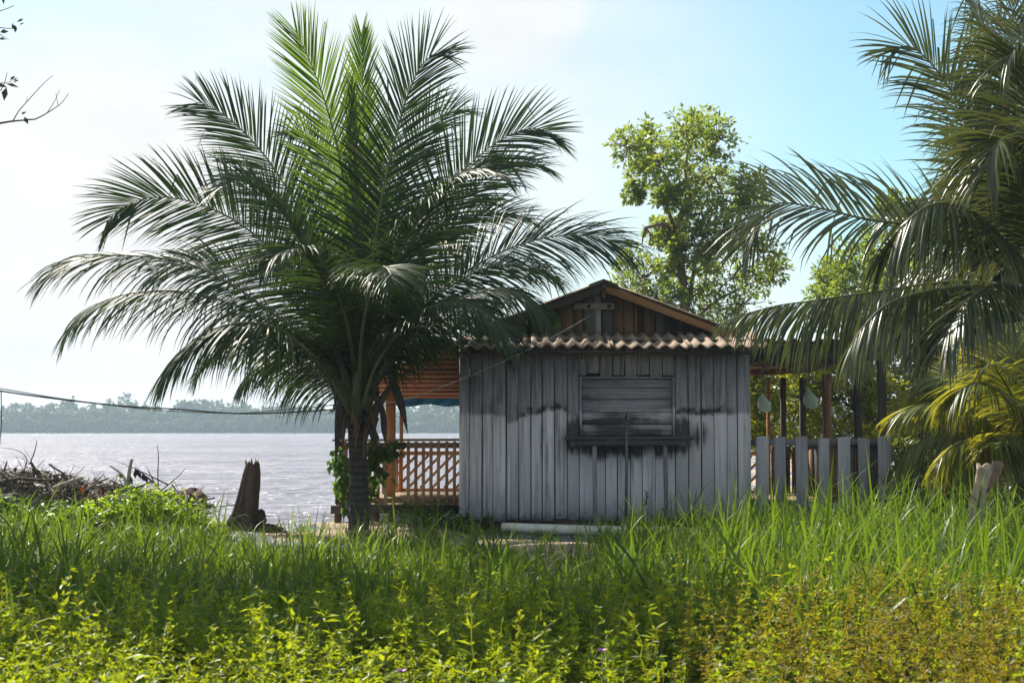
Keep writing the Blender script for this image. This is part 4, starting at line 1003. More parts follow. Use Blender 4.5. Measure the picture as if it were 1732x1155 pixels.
tree('bushy_tree', 'sunlit bush seen just left of the thin orange veranda post', 'bush', 27.5, [(1278, 640, 30), (1280, 690, 34), (1300, 620, 28), (1310, 665, 36), (1300, 720, 38), (1270, 735, 34), (1255, 680, 30)], 620, .12, M['crown2'], [(1290, 750), (1290, 700), (1292, 650)], BG, dy=.4, r0=.07)
tree('bushy_tree', 'yellow green bush seen between the brown and the dark veranda posts', 'bush', 28.5, [(1335, 625, 32), (1345, 670, 40), (1375, 640, 36), (1385, 690, 40), (1340, 720, 42), (1395, 735, 40), (1355, 760, 40), (1400, 620, 30)], 620, .13, M['crown2'], [(1365, 760), (1365, 700), (1368, 640)], BG, dy=.4, r0=.07)
tree('bushy_tree', 'tangled green bush seen between the wide brown post and the right corner posts', 'bush', 28, [(1425, 640, 36), (1440, 690, 42), (1470, 650, 36), (1475, 715, 42), (1425, 740, 42), (1500, 680, 40), (1510, 735, 44), (1430, 600, 30)], 620, .13, M['crown2'], [(1460, 760), (1460, 700), (1465, 640)], BG, dy=.4, r0=.07)
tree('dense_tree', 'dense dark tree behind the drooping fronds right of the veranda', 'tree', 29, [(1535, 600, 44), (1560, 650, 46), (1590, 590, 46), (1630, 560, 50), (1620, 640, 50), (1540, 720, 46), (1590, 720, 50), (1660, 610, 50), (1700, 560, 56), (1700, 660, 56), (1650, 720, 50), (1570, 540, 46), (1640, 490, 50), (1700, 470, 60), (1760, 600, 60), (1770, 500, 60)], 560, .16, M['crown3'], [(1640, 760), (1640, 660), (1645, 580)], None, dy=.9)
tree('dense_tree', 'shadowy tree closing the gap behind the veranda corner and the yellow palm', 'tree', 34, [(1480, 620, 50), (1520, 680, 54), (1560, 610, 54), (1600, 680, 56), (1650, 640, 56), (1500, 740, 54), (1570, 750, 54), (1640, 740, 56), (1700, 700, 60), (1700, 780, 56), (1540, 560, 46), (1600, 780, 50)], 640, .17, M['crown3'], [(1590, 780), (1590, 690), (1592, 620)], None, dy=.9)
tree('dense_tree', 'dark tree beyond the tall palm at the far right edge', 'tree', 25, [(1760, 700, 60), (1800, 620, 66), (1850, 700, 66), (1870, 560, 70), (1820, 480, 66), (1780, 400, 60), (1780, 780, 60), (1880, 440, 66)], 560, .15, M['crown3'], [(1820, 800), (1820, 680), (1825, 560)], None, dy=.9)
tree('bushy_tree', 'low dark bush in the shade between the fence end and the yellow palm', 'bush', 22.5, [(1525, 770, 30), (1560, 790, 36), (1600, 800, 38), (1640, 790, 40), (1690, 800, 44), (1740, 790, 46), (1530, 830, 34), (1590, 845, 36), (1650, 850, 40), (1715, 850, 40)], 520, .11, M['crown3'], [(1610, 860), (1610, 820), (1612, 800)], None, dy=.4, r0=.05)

# overhanging tree: its trunk stands outside the frame on the left, its crown reaches over the frame's top left
OY = 13.2
ox_ = -8.6
ot = thing('overhanging_tree', 'thin bare twigs with a few dark leaves reaching in at the top left corner', 'tree', (ox_, 15.2, on_ground(ox_, 15.2) - .1))
def limb3(pts, r0, r1, name='limb'):
    C = spline(pts, 14); return MB().tube([tuple(p) for p in C], list(np.linspace(r0, r1, 14)), 9, .12).build(name, M['bark'], ot, smooth=True)
limb3([(ox_, 15.2, -.2), (ox_ + .1, 15.2, 2.2), (ox_ - .05, 15.3, 4.4), (ox_ + .3, 15.4, 6.6), (ox_ + .9, 15.5, 8.4)], .24, .09, 'trunk')
OC = [(-8.0, 16.8, 6.4, .9), (-7.2, 17.2, 7.0, .9), (-8.9, 15.8, 6.8, 1.0), (-7.6, 15.6, 7.6, 1.0), (-6.4, 16.6, 7.4, 1.0), (-5.6, 15.6, 7.5, 1.0), (-5.0, 16.8, 8.0, .9), (-6.6, 15.0, 8.4, .9), (-4.5, 15.4, 8.2, .9), (-7.6, 14.6, 8.6, .8), (-5.4, 14.6, 8.9, .7), (-9.6, 16.8, 7.4, 1.0), (-8.6, 17.8, 7.6, 1.0)]
for i_, (a, b_, c, r) in enumerate(OC):
    limb3([(ox_ + .25, 15.4, 5.6 + .25 * (i_ % 5)), ((ox_ + a) / 2 + .2, (15.4 + b_) / 2, 5.7 + (c - 5.7) * .6), (a, b_, c)], .07, .02)
Ps, Ns, Ls = [], [], []
for a, b_, c, r in OC:
    for k in range(18):
        d = rand_dirs(1)[0] * r * rng.uniform(.3, 1) ; n = 110
        Ps.append(np.array([a, b_, c]) + d * np.array([1, 1, .6]) + rng.normal(size=(n, 3)) * .22 * np.array([1, 1, .6])); Ls.append(.16 * rng.uniform(.6, 1.2, n))
Ps = np.concatenate(Ps); Ls = np.concatenate(Ls); n = len(Ps)
ok = Ps[:, 2] > CAMZ + .312 * Ps[:, 1]; ok |= Ps[:, 0] < -.40 * Ps[:, 1]; Ps, Ls = Ps[ok], Ls[ok]; n = len(Ps)
v, f = leaves_mesh(Ps, rand_dirs(n), unit(rng.normal(0, .5, (n, 3)) + np.array([0, 0, 1.0])), Ls, Ls * .28)
mesh('crown', v, f, M['twigleaf'], ot, rnd=np.repeat(rng.random(n), 4))
def twig(pts, r0, r1):
    C = spline([at(a, b, OY) for a, b in pts], 16)
    return MB().tube([tuple(p) for p in C], list(np.linspace(r0, r1, 16) if len(pts) < 8 else np.geomspace(r0, r1, 16)), 5).build('twig', M['twig'], ot)
twig([(-560, 140), (-420, 230), (-260, 240), (-120, 222), (0, 209), (22, 205), (60, 202), (80, 191), (98, 180), (108, 170), (116, 158)], .03, .0025)
twig([(22, 205), (32, 188), (46, 172), (65, 151), (80, 136), (90, 128)], .0055, .0022)
twig([(80, 191), (92, 172), (101, 152)], .004, .002); twig([(98, 180), (96, 166), (94, 157)], .003, .0016); twig([(45, 172), (46, 163)], .003, .0015)
twig([(-560, 80), (-420, 150), (-300, 170), (-200, 172), (-100, 172), (-40, 170), (-5, 158), (7, 143), (12, 123)], .026, .003); twig([(2, 140), (8, 141), (18, 138), (24, 132)], .0035, .002)
twig([(-560, 60), (-420, 80), (-300, 70), (-200, 60), (-120, 52), (-30, 45), (5, 48), (27, 49)], .024, .003); twig([(20, 49), (21, 42), (24, 38)], .003, .0015)
twig([(-560, 30), (-420, 50), (-300, 50), (-200, 40), (-120, 32), (-40, 22), (0, 19), (24, 10)], .022, .003); twig([(-60, 40), (-10, 55), (5, 62), (15, 68)], .006, .002)
lv = [(20, 41, -60, 12, .35), (27, 44, -100, 12, .35), (30, 38, 40, 12, .25), (28, 37, 15, 10, .2), (33, 43, 35, 9, .2), (0, 55, 10, 14, .4), (-2, 66, 0, 12, .3), (17, 136, 45, 12, .28), (22, 137, 38, 10, .2), (22, 140, 30, 12, .18),
      (10, 142, -12, 22, .18), (11, 148, -105, 24, .30), (-8, 143, -10, 20, .25), (36, 194, 35, 10, .3), (41, 198, -62, 14, .35), (3, -2, -60, 8, .3), (-30, 45, -70, 20, .3), (-60, 60, -120, 22, .3), (-80, 150, -80, 22, .3), (-120, 200, -50, 22, .3)]
Pp, Dd, Nn_, Ll, Ww = [], [], [], [], []
for px, py, a, l, w in lv:
    Pp.append(at(px, py, OY)); Dd.append((math.cos(R(a)), .15, math.sin(R(a)))); Nn_.append((.1, -1, .3)); Ll.append(l / F * OY); Ww.append(l / F * OY * w * .8)
v, f = leaves_mesh(np.array(Pp), unit(np.array(Dd)), unit(np.array(Nn_)), np.array(Ll), np.array(Ww))
mesh('foliage', v, f, M['twigleaf'], ot, rnd=np.repeat(rng.random(len(Pp)), 4))
# ------------------------------------------------------------------ stumps, brush pile
def stump(name, label, y, prof, mat, jag=.10, lean_pts=None, n=30):
    """prof: (left px, right px, py) from the foot to the broken top"""
    cx = (prof[0][0] + prof[0][1]) / 2; g = at(cx, prof[0][2], y)
    root = thing(name, label, 'tree stump', (g.x, y, on_ground(g.x, y)))
    v = []; m_ = len(prof); ph = random.uniform(0, 6)
    for i, (a, b, py) in enumerate(prof):
        A, B = at(a, py, y), at(b, py, y); c = (A + B) / 2; r = (B.x - A.x) / 2
        z = A.z if i else min(A.z, on_ground(c.x, y) - .06)
        for k in range(n):
            t_ = 2 * math.pi * k / n
            q = r * (1 + .12 * math.sin(3 * t_ + ph + i * .12) + .10 * math.sin(7 * t_ + ph * 2 + i * .25) + .06 * math.sin(13 * t_) + random.uniform(-.07, .07))
            zz = z + (jag * (math.sin(5 * t_ + ph) * .5 + random.uniform(-.9, .5)) if i == m_ - 1 else 0)
            v.append((c.x + q * math.cos(t_), y + q * math.sin(t_) * .9, zz))
    top = [(0.7 * (v[(m_ - 1) * n + k][0]) + .3 * sum(v[(m_ - 1) * n + j][0] for j in range(n)) / n, .6 * v[(m_ - 1) * n + k][1] + .4 * y, v[(m_ - 1) * n + k][2] - .10) for k in range(n)]
    v += top; f = [(i * n + k, i * n + (k + 1) % n, (i + 1) * n + (k + 1) % n, (i + 1) * n + k) for i in range(m_) for k in range(n)]
    f.append(tuple(range(m_ * n, (m_ + 1) * n)))
    mesh('stump_body', v, f, mat, root, smooth=False)
    return root
st = stump('tree_stump', 'dark jagged rotting stump standing on the river bank left of the palm', 19.2,
           [(378, 440, 893), (388, 437, 882), (396, 436, 866), (402, 437, 845), (408, 438, 822), (413, 439, 800), (417, 439, 787), (416, 436, 779)], M['stump'], .06)
def lump(name, px, py, y, rx_, rz_, mat, parent=None, ry=None, seed=0, n=14, m_=9, zmin=None):
    p = at(px, py, y); v = []; ry = ry or rx_
    for i in range(m_ + 1):
        a = math.pi * i / m_
        for k in range(n):
            b = 2 * math.pi * k / n
            q = 1 + .20 * math.sin(3 * b + seed + 2 * a) + .13 * math.sin(7 * b + a * 5 + seed) + random.uniform(-.07, .07)
            v.append((p.x + rx_ * q * math.sin(a) * math.cos(b), p.y + ry * q * math.sin(a) * math.sin(b), p.z + rz_ * q * math.cos(a)))
    f = [(i * n + k, (i + 1) * n + k, (i + 1) * n + (k + 1) % n, i * n + (k + 1) % n) for i in range(m_) for k in range(n)]
    return mesh(name, v, f, mat, parent)
lump('root', 441, 876, 19.1, .075, .10, M['stump'], st, seed=2); lump('root', 455, 896, 18.9, .16, .07, M['stump'], st, seed=4); lump('root', 472, 903, 18.8, .10, .04, M['stump'], st, seed=5)
s2 = stump('tree_stump', 'slim pale forked stump rising from the tall grass at the right', 14.2,
           [(1630, 1662, 875), (1638, 1664, 850), (1645, 1667, 830), (1649, 1672, 812), (1651, 1676, 795), (1652, 1678, 784)], M['palebark'], .02, n=14)
limb(s2, [(1662, 825, .06), (1676, 808, .1), (1684, 795, .12), (1688, 782, .14)], 14.2, .07, .055, M['bark'], 'fork')

lump_o = lump('rotten_log', 322, 848, 18.7, .23, .15, M['chunk'], seed=1); tag(lump_o, 'rounded dark rotten log chunk at the right end of the brush pile', 'log')
def pile_top(x):                           # silhouette of the brush pile in world z
    px = 866 + x / 18.6 * F
    py = np.interp(px, [-400, 0, 60, 150, 200, 260, 340, 380], [770, 800, 800, 818, 826, 835, 845, 880])
    return CAMZ + (727 - py) / F * 18.6
sticks = []
def stick(p, q, r, mat='stick', n=5, kinkv=.05, pts=6):
    p, q = Vector(p), Vector(q); C = []
    for i in range(pts):
        u = i / (pts - 1); C.append(p.lerp(q, u) + (Vector((random.uniform(-1, 1), random.uniform(-1, 1), random.uniform(-1, 1))) * kinkv * (q - p).length * (1 if 0 < i < pts - 1 else 0)))
    return MB().tube(C, list(np.linspace(r, r * .45, pts)), n, .25)
SG = 'dead branches lying across the brush pile'
for k in range(75):
    x = random.uniform(-10.2, -4.05); zt = float(pile_top(x)); z = zt - random.uniform(.02, .16)
    l = random.uniform(.4, 1.3); a = random.choice([random.uniform(-.25, .25), random.uniform(-.7, .5)]); b = random.uniform(-.5, .5)
    d = Vector((math.cos(a) * math.cos(b), math.sin(b) * .7, math.sin(a))) * l
    y = 18.5 + random.uniform(-.45, .3)
    p = Vector((x - d.x / 2, y, z - d.z * .5)); q = p + d
    mk = random.choice(['stick', 'stick', 'stick', 'drift'])
    o = stick(p, q, random.uniform(.009, .028), mk, kinkv=.03).build('dead_branch', M[mk], smooth=True)
    tag(o, 'dark brown dead branch tangled among others on the brush pile' if mk == 'stick' else 'pale bleached dead branch lying across the darker brush pile', 'branch', SG if mk == 'stick' else 'bleached branches on the brush pile')
def named(px_pts, y, r0, r1, mat, label, name='dead_branch', cat='branch', extra=()):
    C = spline([at(a, b, y) for a, b in px_pts], 14)
    mb = MB().tube([tuple(p) for p in C], list(np.linspace(r0, r1, 14)), 7, .12)
    for e in extra:
        E = spline([at(a, b, y) for a, b in e[0]], 10); mb.tube([tuple(p) for p in E], list(np.linspace(e[1], e[2], 10)), 6, .12)
    o = mb.build(name, M[mat], smooth=True); tag(o, label, cat); return o
named([(70, 815), (60, 795), (52, 781)], 18.3, .024, .016, 'stick', 'short dark stick leaning left on top of the brush pile')
named([(50, 785), (58, 765), (62, 748), (60, 744)], 18.32, .010, .003, 'stick', 'thin curved twig standing up from the leaning dark stick')
named([(40, 800), (45, 775), (30, 762), (5, 757)], 18.4, .008, .003, 'stick', 'long thin twig arching left over the brush pile', extra=(([(44, 790), (40, 776), (22, 772)], .005, .002), ([(45, 795), (48, 780), (38, 770)], .005, .002), ([(46, 798), (54, 782), (40, 758)], .004, .002)))
named([(0, 822), (6, 800), (12, 780)], 18.2, .02, .009, 'stick', 'dark twig leaning right at the far left of the pile')
named([(90, 826), (120, 814), (140, 808)], 18.2, .030, .024, 'drift', 'pale split plank propped up on the brush pile')
named([(-40, 846), (0, 842), (29, 838)], 18.0, .055, .05, 'drift', 'thick cut log end at the left foot of the brush pile', 'cut_log', 'log')
fk = thing('forked_branch', 'bleached forked branch with two green leaves standing beside the brush pile', 'branch', tuple(at(218, 836, 18.5)))
limb(fk, [(217, 838, 0), (217, 815, 0), (219, 795, 0), (223, 776, 0)], 18.5, .030, .020, M['drift'], 'stem')
limb(fk, [(214, 825, -.02), (210, 808, -.02), (200, 797, -.02), (186, 787, -.02)], 18.5, .024, .012, M['drift'], 'fork')
def one_leaf(name, p, d, nn, l, w, mat, parent):
    v, f = leaves_mesh(np.array([p]), unit(np.array([d], float)), unit(np.array([nn], float)), np.array([l]), np.array([w])); return mesh(name, v, f, mat, parent, rnd=np.full(4, .6))
one_leaf('leaf', at(202, 800, 18.45), (.3, 0, -1), (.1, -1, .2), .085, .03, M['creeper'], fk); one_leaf('leaf', at(221, 804, 18.45), (.15, 0, -1), (-.2, -1, .2), .135, .03, M['creeper'], fk)
sap = thing('bare_sapling', 'bare dead sapling with curled brown leaves between the pale fork and the log', 'branch', tuple(at(272, 842, 18.6)))
limb(sap, [(272, 842, 0), (268, 826, 0), (255, 812, 0), (243, 802, 0), (228, 788, 0)], 18.6, .020, .004, M['stick'], 'stem')
for pts in ([(268, 826, 0), (267, 800, 0), (268, 772, 0), (266, 752, 0)], [(272, 830, .02), (290, 815, .02), (303, 804, .02), (314, 791, .02)], [(273, 834, 0), (290, 824, 0), (307, 819, 0)], [(262, 818, 0), (253, 800, 0), (246, 787, 0)], [(285, 820, 0), (255, 805, 0), (222, 790, 0), (202, 782, 0)]):
    limb(sap, pts, 18.6, .010, .003, M['stick'], 'twig')
for (a, b), d, l in zip(((229, 791), (233, 795), (228, 796), (241, 801), (244, 804)), ((.25, 0, -1), (.35, .1, -1), (.1, 0, -1), (.2, 0, -1), (.4, 0, -1)), (.11, .12, .10, .10, .10)):
    one_leaf('dead_leaf', at(a, b, 18.58), d, (.3, -1, .1), l, .03, M['deadleaf'], sap)
for i, (px, py) in enumerate(((144, 829), (170, 834))):
    p = at(px, py, 18.0); v, f = leaves_mesh(np.array([p, p, p]) + rng.normal(0, .012, (3, 3)), rand_dirs(3, .4), rand_dirs(3), np.full(3, .08 - .015 * i), np.full(3, .02))
    o = mesh('plastic_scrap', v, f, M['orangescrap']); tag(o, ('bright orange plastic scrap caught in the brush pile', 'flatter orange scrap low in the brush right of the bright one')[i], 'litter')
# the mass of the pile: earth core, small sticks and dry leaves
NX = 60; xs = np.linspace(-11.5, -3.85, NX); ys = np.linspace(17.75, 19.5, 14); v = []
for x in xs:
    for y in ys:
        e = max(0, 1 - ((y - 18.6) / .9) ** 2); end = min(1, max(0, (-3.9 - x) / .5))
        v.append((x, y, -.06 + (float(pile_top(x)) + .02) * e ** .6 * end * (.93 + .1 * math.sin(x * 9 + y * 7) + random.uniform(-.05, .05))))
f = [(i * 14 + j, (i + 1) * 14 + j, (i + 1) * 14 + j + 1, i * 14 + j + 1) for i in range(NX - 1) for j in range(13)]
mbp = MB(); mbp.v, mbp.f = v, f
for k in range(1500):
    x = random.uniform(-10.8, -3.95); y = random.uniform(17.85, 18.9); e = max(0, 1 - ((y - 18.6) / .9) ** 2)
    z = float(pile_top(x)) * e ** .6 + random.uniform(-.04, .035)
    l = random.uniform(.12, .55); a = random.gauss(0, .45); b = random.uniform(-1.2, 1.2)
    d = Vector((math.cos(a) * math.cos(b), math.sin(b), math.sin(a))) * l * .5; p = Vector((x, y, max(.01, z)))
    r = random.uniform(.003, .011); mbp.tube([p - d, p + d], [r, r * .6], 3, .3)
pile = mbp.build('brush_pile', M['stick']); tag(pile, 'long heap of dead sticks and brush along the river bank at the left', 'brush pile', kind='stuff')
n = 1500; P = np.stack([rng.uniform(-10.5, -4, n), rng.uniform(17.9, 18.7, n), np.zeros(n)], -1)
P[:, 2] = [float(pile_top(x)) * max(0, 1 - ((y - 18.6) / .9) ** 2) ** .6 + random.uniform(-.02, .03) for x, y, z in P]
L = rng.uniform(.05, .11, n); v, f = leaves_mesh(P, rand_dirs(n), rand_dirs(n, .5), L, L * .32)
o = mesh('dry_leaves', v, f, M['litter']); tag(o, 'dry brown leaves caught in the brush pile', 'dry leaves', kind='stuff')
cp = at(2, 661, 15.6); cord = MB().tube([cp, (cp.x + .005, 15.62, cp.z - .35), (cp.x - .01, 15.6, cp.z - .74)], .006, 5).build('hanging_cord', M['cable'])
tag(cord, 'short dark cord hanging from the cable at the left edge', 'cord')

# ------------------------------------------------------------------ grass and weeds
def blades(P, H, Az, lean, W_, curl, rnd, K=6):
    n = len(P); u = np.linspace(0, 1, K)
    dirh = np.stack([np.cos(Az), np.sin(Az), np.zeros(n)], -1); side = np.stack([-np.sin(Az), np.cos(Az), np.zeros(n)], -1)
    ln = (lean[:, None] * u[None] ** 1.6 + curl[:, None] * u[None] ** 3.5)
    up = np.sqrt(np.clip(1 - (ln * .62) ** 2, .05, 1)) * u[None] - .55 * np.clip(curl, 0, 2)[:, None] * u[None] ** 4
    pos = P[:, None, :] + H[:, None, None] * (dirh[:, None, :] * ln[..., None] + np.array([0, 0, 1.0]) * up[..., None])
    w = W_[:, None] * np.interp(u, [0, .25, .6, .85, 1], [.55, 1, .85, .45, .02])[None]
    tw = rng.uniform(-1.2, 1.2, n)[:, None] + u[None] * rng.uniform(-.8, .8, n)[:, None]
    sv = side[:, None, :] * np.cos(tw)[..., None] + dirh[:, None, :] * np.sin(tw)[..., None]
    v = np.stack([pos - sv * w[..., None], pos + sv * w[..., None]], 2).reshape(-1, 3)
    b = (np.arange(n) * K * 2)[:, None, None]; k = (np.arange(K - 1) * 2)[None, :, None]
    f = np.concatenate([b + k, b + k + 1, b + k + 3, b + k + 2], 2).reshape(-1, 4)
    return v, f, np.repeat(rnd, K * 2)
def hgrass(x, y):                          # how tall the grass stands
    px = 866 + x / y * F
    right = smooth(1150, 1500, px)
    h = .48 + .09 * right - .08 * np.exp(-((px - 1130) / 130) ** 2) * smooth(9, 12, y) - .04 * (1 - smooth(150, 350, px)) * smooth(10, 13, y)
    h = h * (1 - .30 * np.exp(-((px - 905) / 115) ** 2) * smooth(8.5, 10.5, y))
    h = h * (1 - .42 * np.exp(-((px - 500) / 110) ** 2) * smooth(10, 12, y))
    h = h * (1 - .22 * np.exp(-((px - 690) / 110) ** 2) * smooth(10, 13, y))
    return h * (.48 + .72 * patchn(x, y))
def patchn(x, y): return .5 + .25 * np.sin(x * 2.1 + np.sin(y * 1.7)) * np.cos(y * 1.9 + .7) + .25 * np.sin(x * 5.3 + y * 3.1)
def dens(x, y):
    px = 866 + x / y * F
    lim = np.interp(px, [-200, 350, 400, 560, 600, 720, 830, 1000, 1100, 1500, 1700], [17.9, 17.7, 15.6, 15.6, 17.0, 17.6, 15.4, 15.6, 17.6, 18.2, 18.4])
    d = 1 - smooth(-.5, .3, y - lim)
    sand = np.exp(-(((px - 905) / 90) ** 2)) * smooth(14.0, 14.6, y) * (1 - smooth(16.1, 16.7, y))
    d = d * (1 - np.clip(1.4 * sand, 0, 1))
    return np.clip(d * (.55 + .6 * patchn(x * .8 + 3, y * .8)), 0, 1)
def scatter(n, y0, y1, pad=3.0, pw=1.0):
    n = int(n * 1.52)
    y = y0 + (y1 - y0) * rng.random(n) ** pw
    x = rng.uniform(-1, 1, n) * (y * 900 / F + pad); return x, y
def pxof(x, y): return 866 + x / y * F
# long blades in clumps
cxs, cys = scatter(2900, 7.4, 18.2)
keep = rng.random(len(cxs)) < dens(cxs, cys); cxs, cys = cxs[keep], cys[keep]
ch = hgrass(cxs, cys) * np.exp(rng.normal(-.08, .26, len(cxs))); chue = np.clip(rng.normal(.30, .13, len(cxs)) + .15 * smooth(1000, 1300, 866 + cxs / cys * F) + .12 * smooth(12, 15, cys), 0, .93)  # middle belt's shade put into clump colour: darker there, lighter right and farther back
nb = rng.integers(7, 19, len(cxs)); ci = np.repeat(np.arange(len(cxs)), nb); n = len(ci)
P = np.stack([cxs[ci] + rng.normal(0, .06, n), cys[ci] + rng.normal(0, .06, n), np.zeros(n)], -1); P[:, 2] = ground_z(P[:, 0], P[:, 1]) - .02
H = ch[ci] * rng.uniform(.45, 1.15, n); lean = np.abs(rng.normal(.34, .28, n)); curl = np.where(rng.random(n) < .45, rng.uniform(.1, .9, n), rng.uniform(-.05, .12, n))
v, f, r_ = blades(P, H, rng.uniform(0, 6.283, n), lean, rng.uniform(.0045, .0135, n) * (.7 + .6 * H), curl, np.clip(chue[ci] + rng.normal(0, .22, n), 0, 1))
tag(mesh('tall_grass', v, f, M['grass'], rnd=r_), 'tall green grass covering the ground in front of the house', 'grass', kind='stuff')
# stray tall blades, bent blades and dry straw standing out of the tufts
x, y = scatter(1900, 8, 17.6); keep = rng.random(len(x)) < dens(x, y) * (.25 + .75 * smooth(900, 1250, pxof(x, y))); x, y = x[keep], y[keep]
x, y = np.repeat(x, 3) + rng.normal(0, .03, 3 * len(x)), np.repeat(y, 3) + rng.normal(0, .03, 3 * len(y)); n = len(x)
P = np.stack([x, y, ground_z(x, y) - .02], -1)
v, f, r_ = blades(P, rng.uniform(.42, .95, n) * (.8 + .3 * smooth(1000, 1500, pxof(x, y))), rng.uniform(0, 6.283, n), np.abs(rng.normal(.25, .2, n)), rng.uniform(.005, .012, n), np.where(rng.random(n) < .3, rng.uniform(.2, 1.0, n), rng.uniform(0, .15, n)), np.clip(rng.normal(.72, .12, n), 0, .9), 8)
tag(mesh('stray_grass', v, f, M['grass'], rnd=r_), 'single taller grass blades rising above the tufts', 'grass', kind='stuff')
x, y = scatter(4200, 7, 18.0); keep = rng.random(len(x)) < dens(x, y) * .8; x, y = x[keep], y[keep]; n = len(x)
P = np.stack([x, y, ground_z(x, y) - .01], -1)
v, f, r_ = blades(P, rng.uniform(.25, .7, n), rng.uniform(0, 6.283, n), np.abs(rng.normal(.6, .35, n)), rng.uniform(.002, .006, n), rng.uniform(0, .9, n), rng.uniform(.93, 1, n), 6)
tag(mesh('dry_straw', v, f, M['grass'], rnd=r_), 'dry straw mixed into the green grass', 'grass', kind='stuff')
# fallen leaves and small debris on the bare sand
n = 1700; x = rng.uniform(-4.6, 4.5, n); y = rng.uniform(13.5, 20.3, n); L = rng.uniform(.02, .09, n)
P = np.stack([x, y, ground_z(x, y) + .006], -1); v, f = leaves_mesh(P, unit(rng.normal(size=(n, 3)) * np.array([1, 1, .15])), unit(rng.normal(0, .3, (n, 3)) + np.array([0, 0, 1.0])), L, L * .3)
tag(mesh('leaf_litter', v, f, M['litter']), 'fallen leaves and bits scattered on the bare sand', 'leaf litter', kind='stuff')
# short grass filling in
x, y = scatter(20000, 7, 18.6); keep = rng.random(len(x)) < dens(x, y) * .95; x, y = x[keep], y[keep]; n = len(x)
P = np.stack([x, y, ground_z(x, y) - .02], -1); H = hgrass(x, y) * rng.uniform(.18, .55, n)
v, f, r_ = blades(P, H, rng.uniform(0, 6.283, n), np.abs(rng.normal(.35, .25, n)), rng.uniform(.004, .009, n), rng.uniform(-.1, .5, n), np.clip(rng.normal(.38, .22, n), 0, 1), 4)
tag(mesh('short_grass', v, f, M['grass'], rnd=r_), 'short grass between the taller tufts', 'grass', kind='stuff')
# a few stray tufts on the bare sand and along the wall
x = np.concatenate([rng.uniform(-7, 6, 500), rng.uniform(-.75, 5.2, 260)]); y = np.concatenate([rng.uniform(15, 19.6, 500), rng.uniform(18.0, 18.75, 260)])
x, y = np.repeat(x, 6) + rng.normal(0, .03, len(x) * 6), np.repeat(y, 6) + rng.normal(0, .03, len(y) * 6); n = len(x)
P = np.stack([x, y, ground_z(x, y) - .01], -1); H = rng.uniform(.05, .22, n)
v, f, r_ = blades(P, H, rng.uniform(0, 6.283, n), np.abs(rng.normal(.4, .25, n)), rng.uniform(.003, .007, n), rng.uniform(0, .5, n), np.clip(rng.normal(.4, .22, n), 0, 1), 4)
tag(mesh('sparse_grass', v, f, M['grass'], rnd=r_), 'sparse tufts on the bare sand before the house', 'grass', kind='stuff')

def weeds(name, label, X_, Y_, Hm, mat, nodes=13, perl=3, lsize=.05, wid=.22, huem=.45, upw=.5, cat='weeds', stuff=True, parent=None, hues=None):
    n = len(X_); base = np.stack([X_, Y_, ground_z(X_, Y_) - .02], -1)
    az = rng.uniform(0, 6.283, n); le = rng.uniform(.05, .45, n)
    u = np.linspace(.12, 1, nodes)
    hue = np.clip(rng.normal(huem, .16, n), 0, 1) if hues is None else hues
    off = np.stack([np.cos(az), np.sin(az), np.zeros(n)], -1)
    node = base[:, None, :] + Hm[:, None, None] * (u[None, :, None] * np.array([0, 0, 1.0]) + (le[:, None] * u[None] ** 1.7)[..., None] * off[:, None, :])
    node = node + rng.normal(0, .012, node.shape)
    P = np.repeat(node.reshape(-1, 3), perl, 0); k = len(P)
    a = rng.uniform(0, 6.283, k); el = rng.normal(upw, .35, k)
    D = np.stack([np.cos(a) * np.cos(el), np.sin(a) * np.cos(el), np.sin(el)], -1)
    Nn = unit(np.array([0, 0, 1.0]) + rng.normal(0, .4, (k, 3)))
    L = lsize * rng.uniform(.55, 1.3, k) * np.repeat(np.tile(np.interp(u, [0, .6, 1], [.8, 1, .6]), n), perl)
    v, f = leaves_mesh(P, D, Nn, L, L * wid); r_ = np.repeat(np.clip(np.repeat(np.repeat(hue, nodes), perl) + rng.normal(0, .15, k), 0, 1), 4)
    S = np.concatenate([base[:, None], node], 1); K = nodes + 1
    w = .003 * np.linspace(1, .4, K)[None, :, None]; sd = np.stack([np.cos(az + 1.57), np.sin(az + 1.57), np.zeros(n)], -1)[:, None, :]
    sv = np.stack([S - sd * w, S + sd * w], 2).reshape(-1, 3); b = (np.arange(n) * K * 2)[:, None, None]; kk = (np.arange(K - 1) * 2)[None, :, None]
    sf = np.concatenate([b + kk, b + kk + 1, b + kk + 3, b + kk + 2], 2).reshape(-1, 4) + len(v)
    o = mesh(name, np.concatenate([v, sv]), [f, sf], mat, parent, rnd=np.concatenate([r_, np.full(len(sv), .3)]))
    if stuff: tag(o, label, cat, kind='stuff')
    return o
x, y = scatter(3300, 4.1, 9.6, 2.4, .8); px = pxof(x, y)
olive = smooth(1000, 1400, px + rng.normal(0, 90, len(px))) * (1 - smooth(8.2, 9.2, y))
is_o = rng.random(len(x)) < olive * .72
fade = 1 - smooth(7.6, 9.6, y)
kp = (~is_o) & (rng.random(len(x)) < .25 + .75 * fade)
hm = rng.uniform(.22, .46, len(x)) * (.75 + .45 * patchn(x, y))
weeds('weeds', 'bright leafy weeds filling the foreground', x[kp], y[kp], hm[kp], M['weed'], 16, 4, .041, .25, huem=.36)
kq = rng.random(len(x)) < .03
weeds('lance_weeds', 'taller weeds with long narrow leaves among the foreground weeds', x[kq], y[kq], rng.uniform(.38, .62, kq.sum()), M['weed'], 10, 3, .085, .15, upw=.45, huem=.55)
kq = rng.random(len(x)) < .045
weeds('round_weeds', 'broad rounder leaves among the foreground weeds', x[kq], y[kq], rng.uniform(.22, .42, kq.sum()), M['vine'], 6, 4, .06, .40, upw=.15, huem=.35)
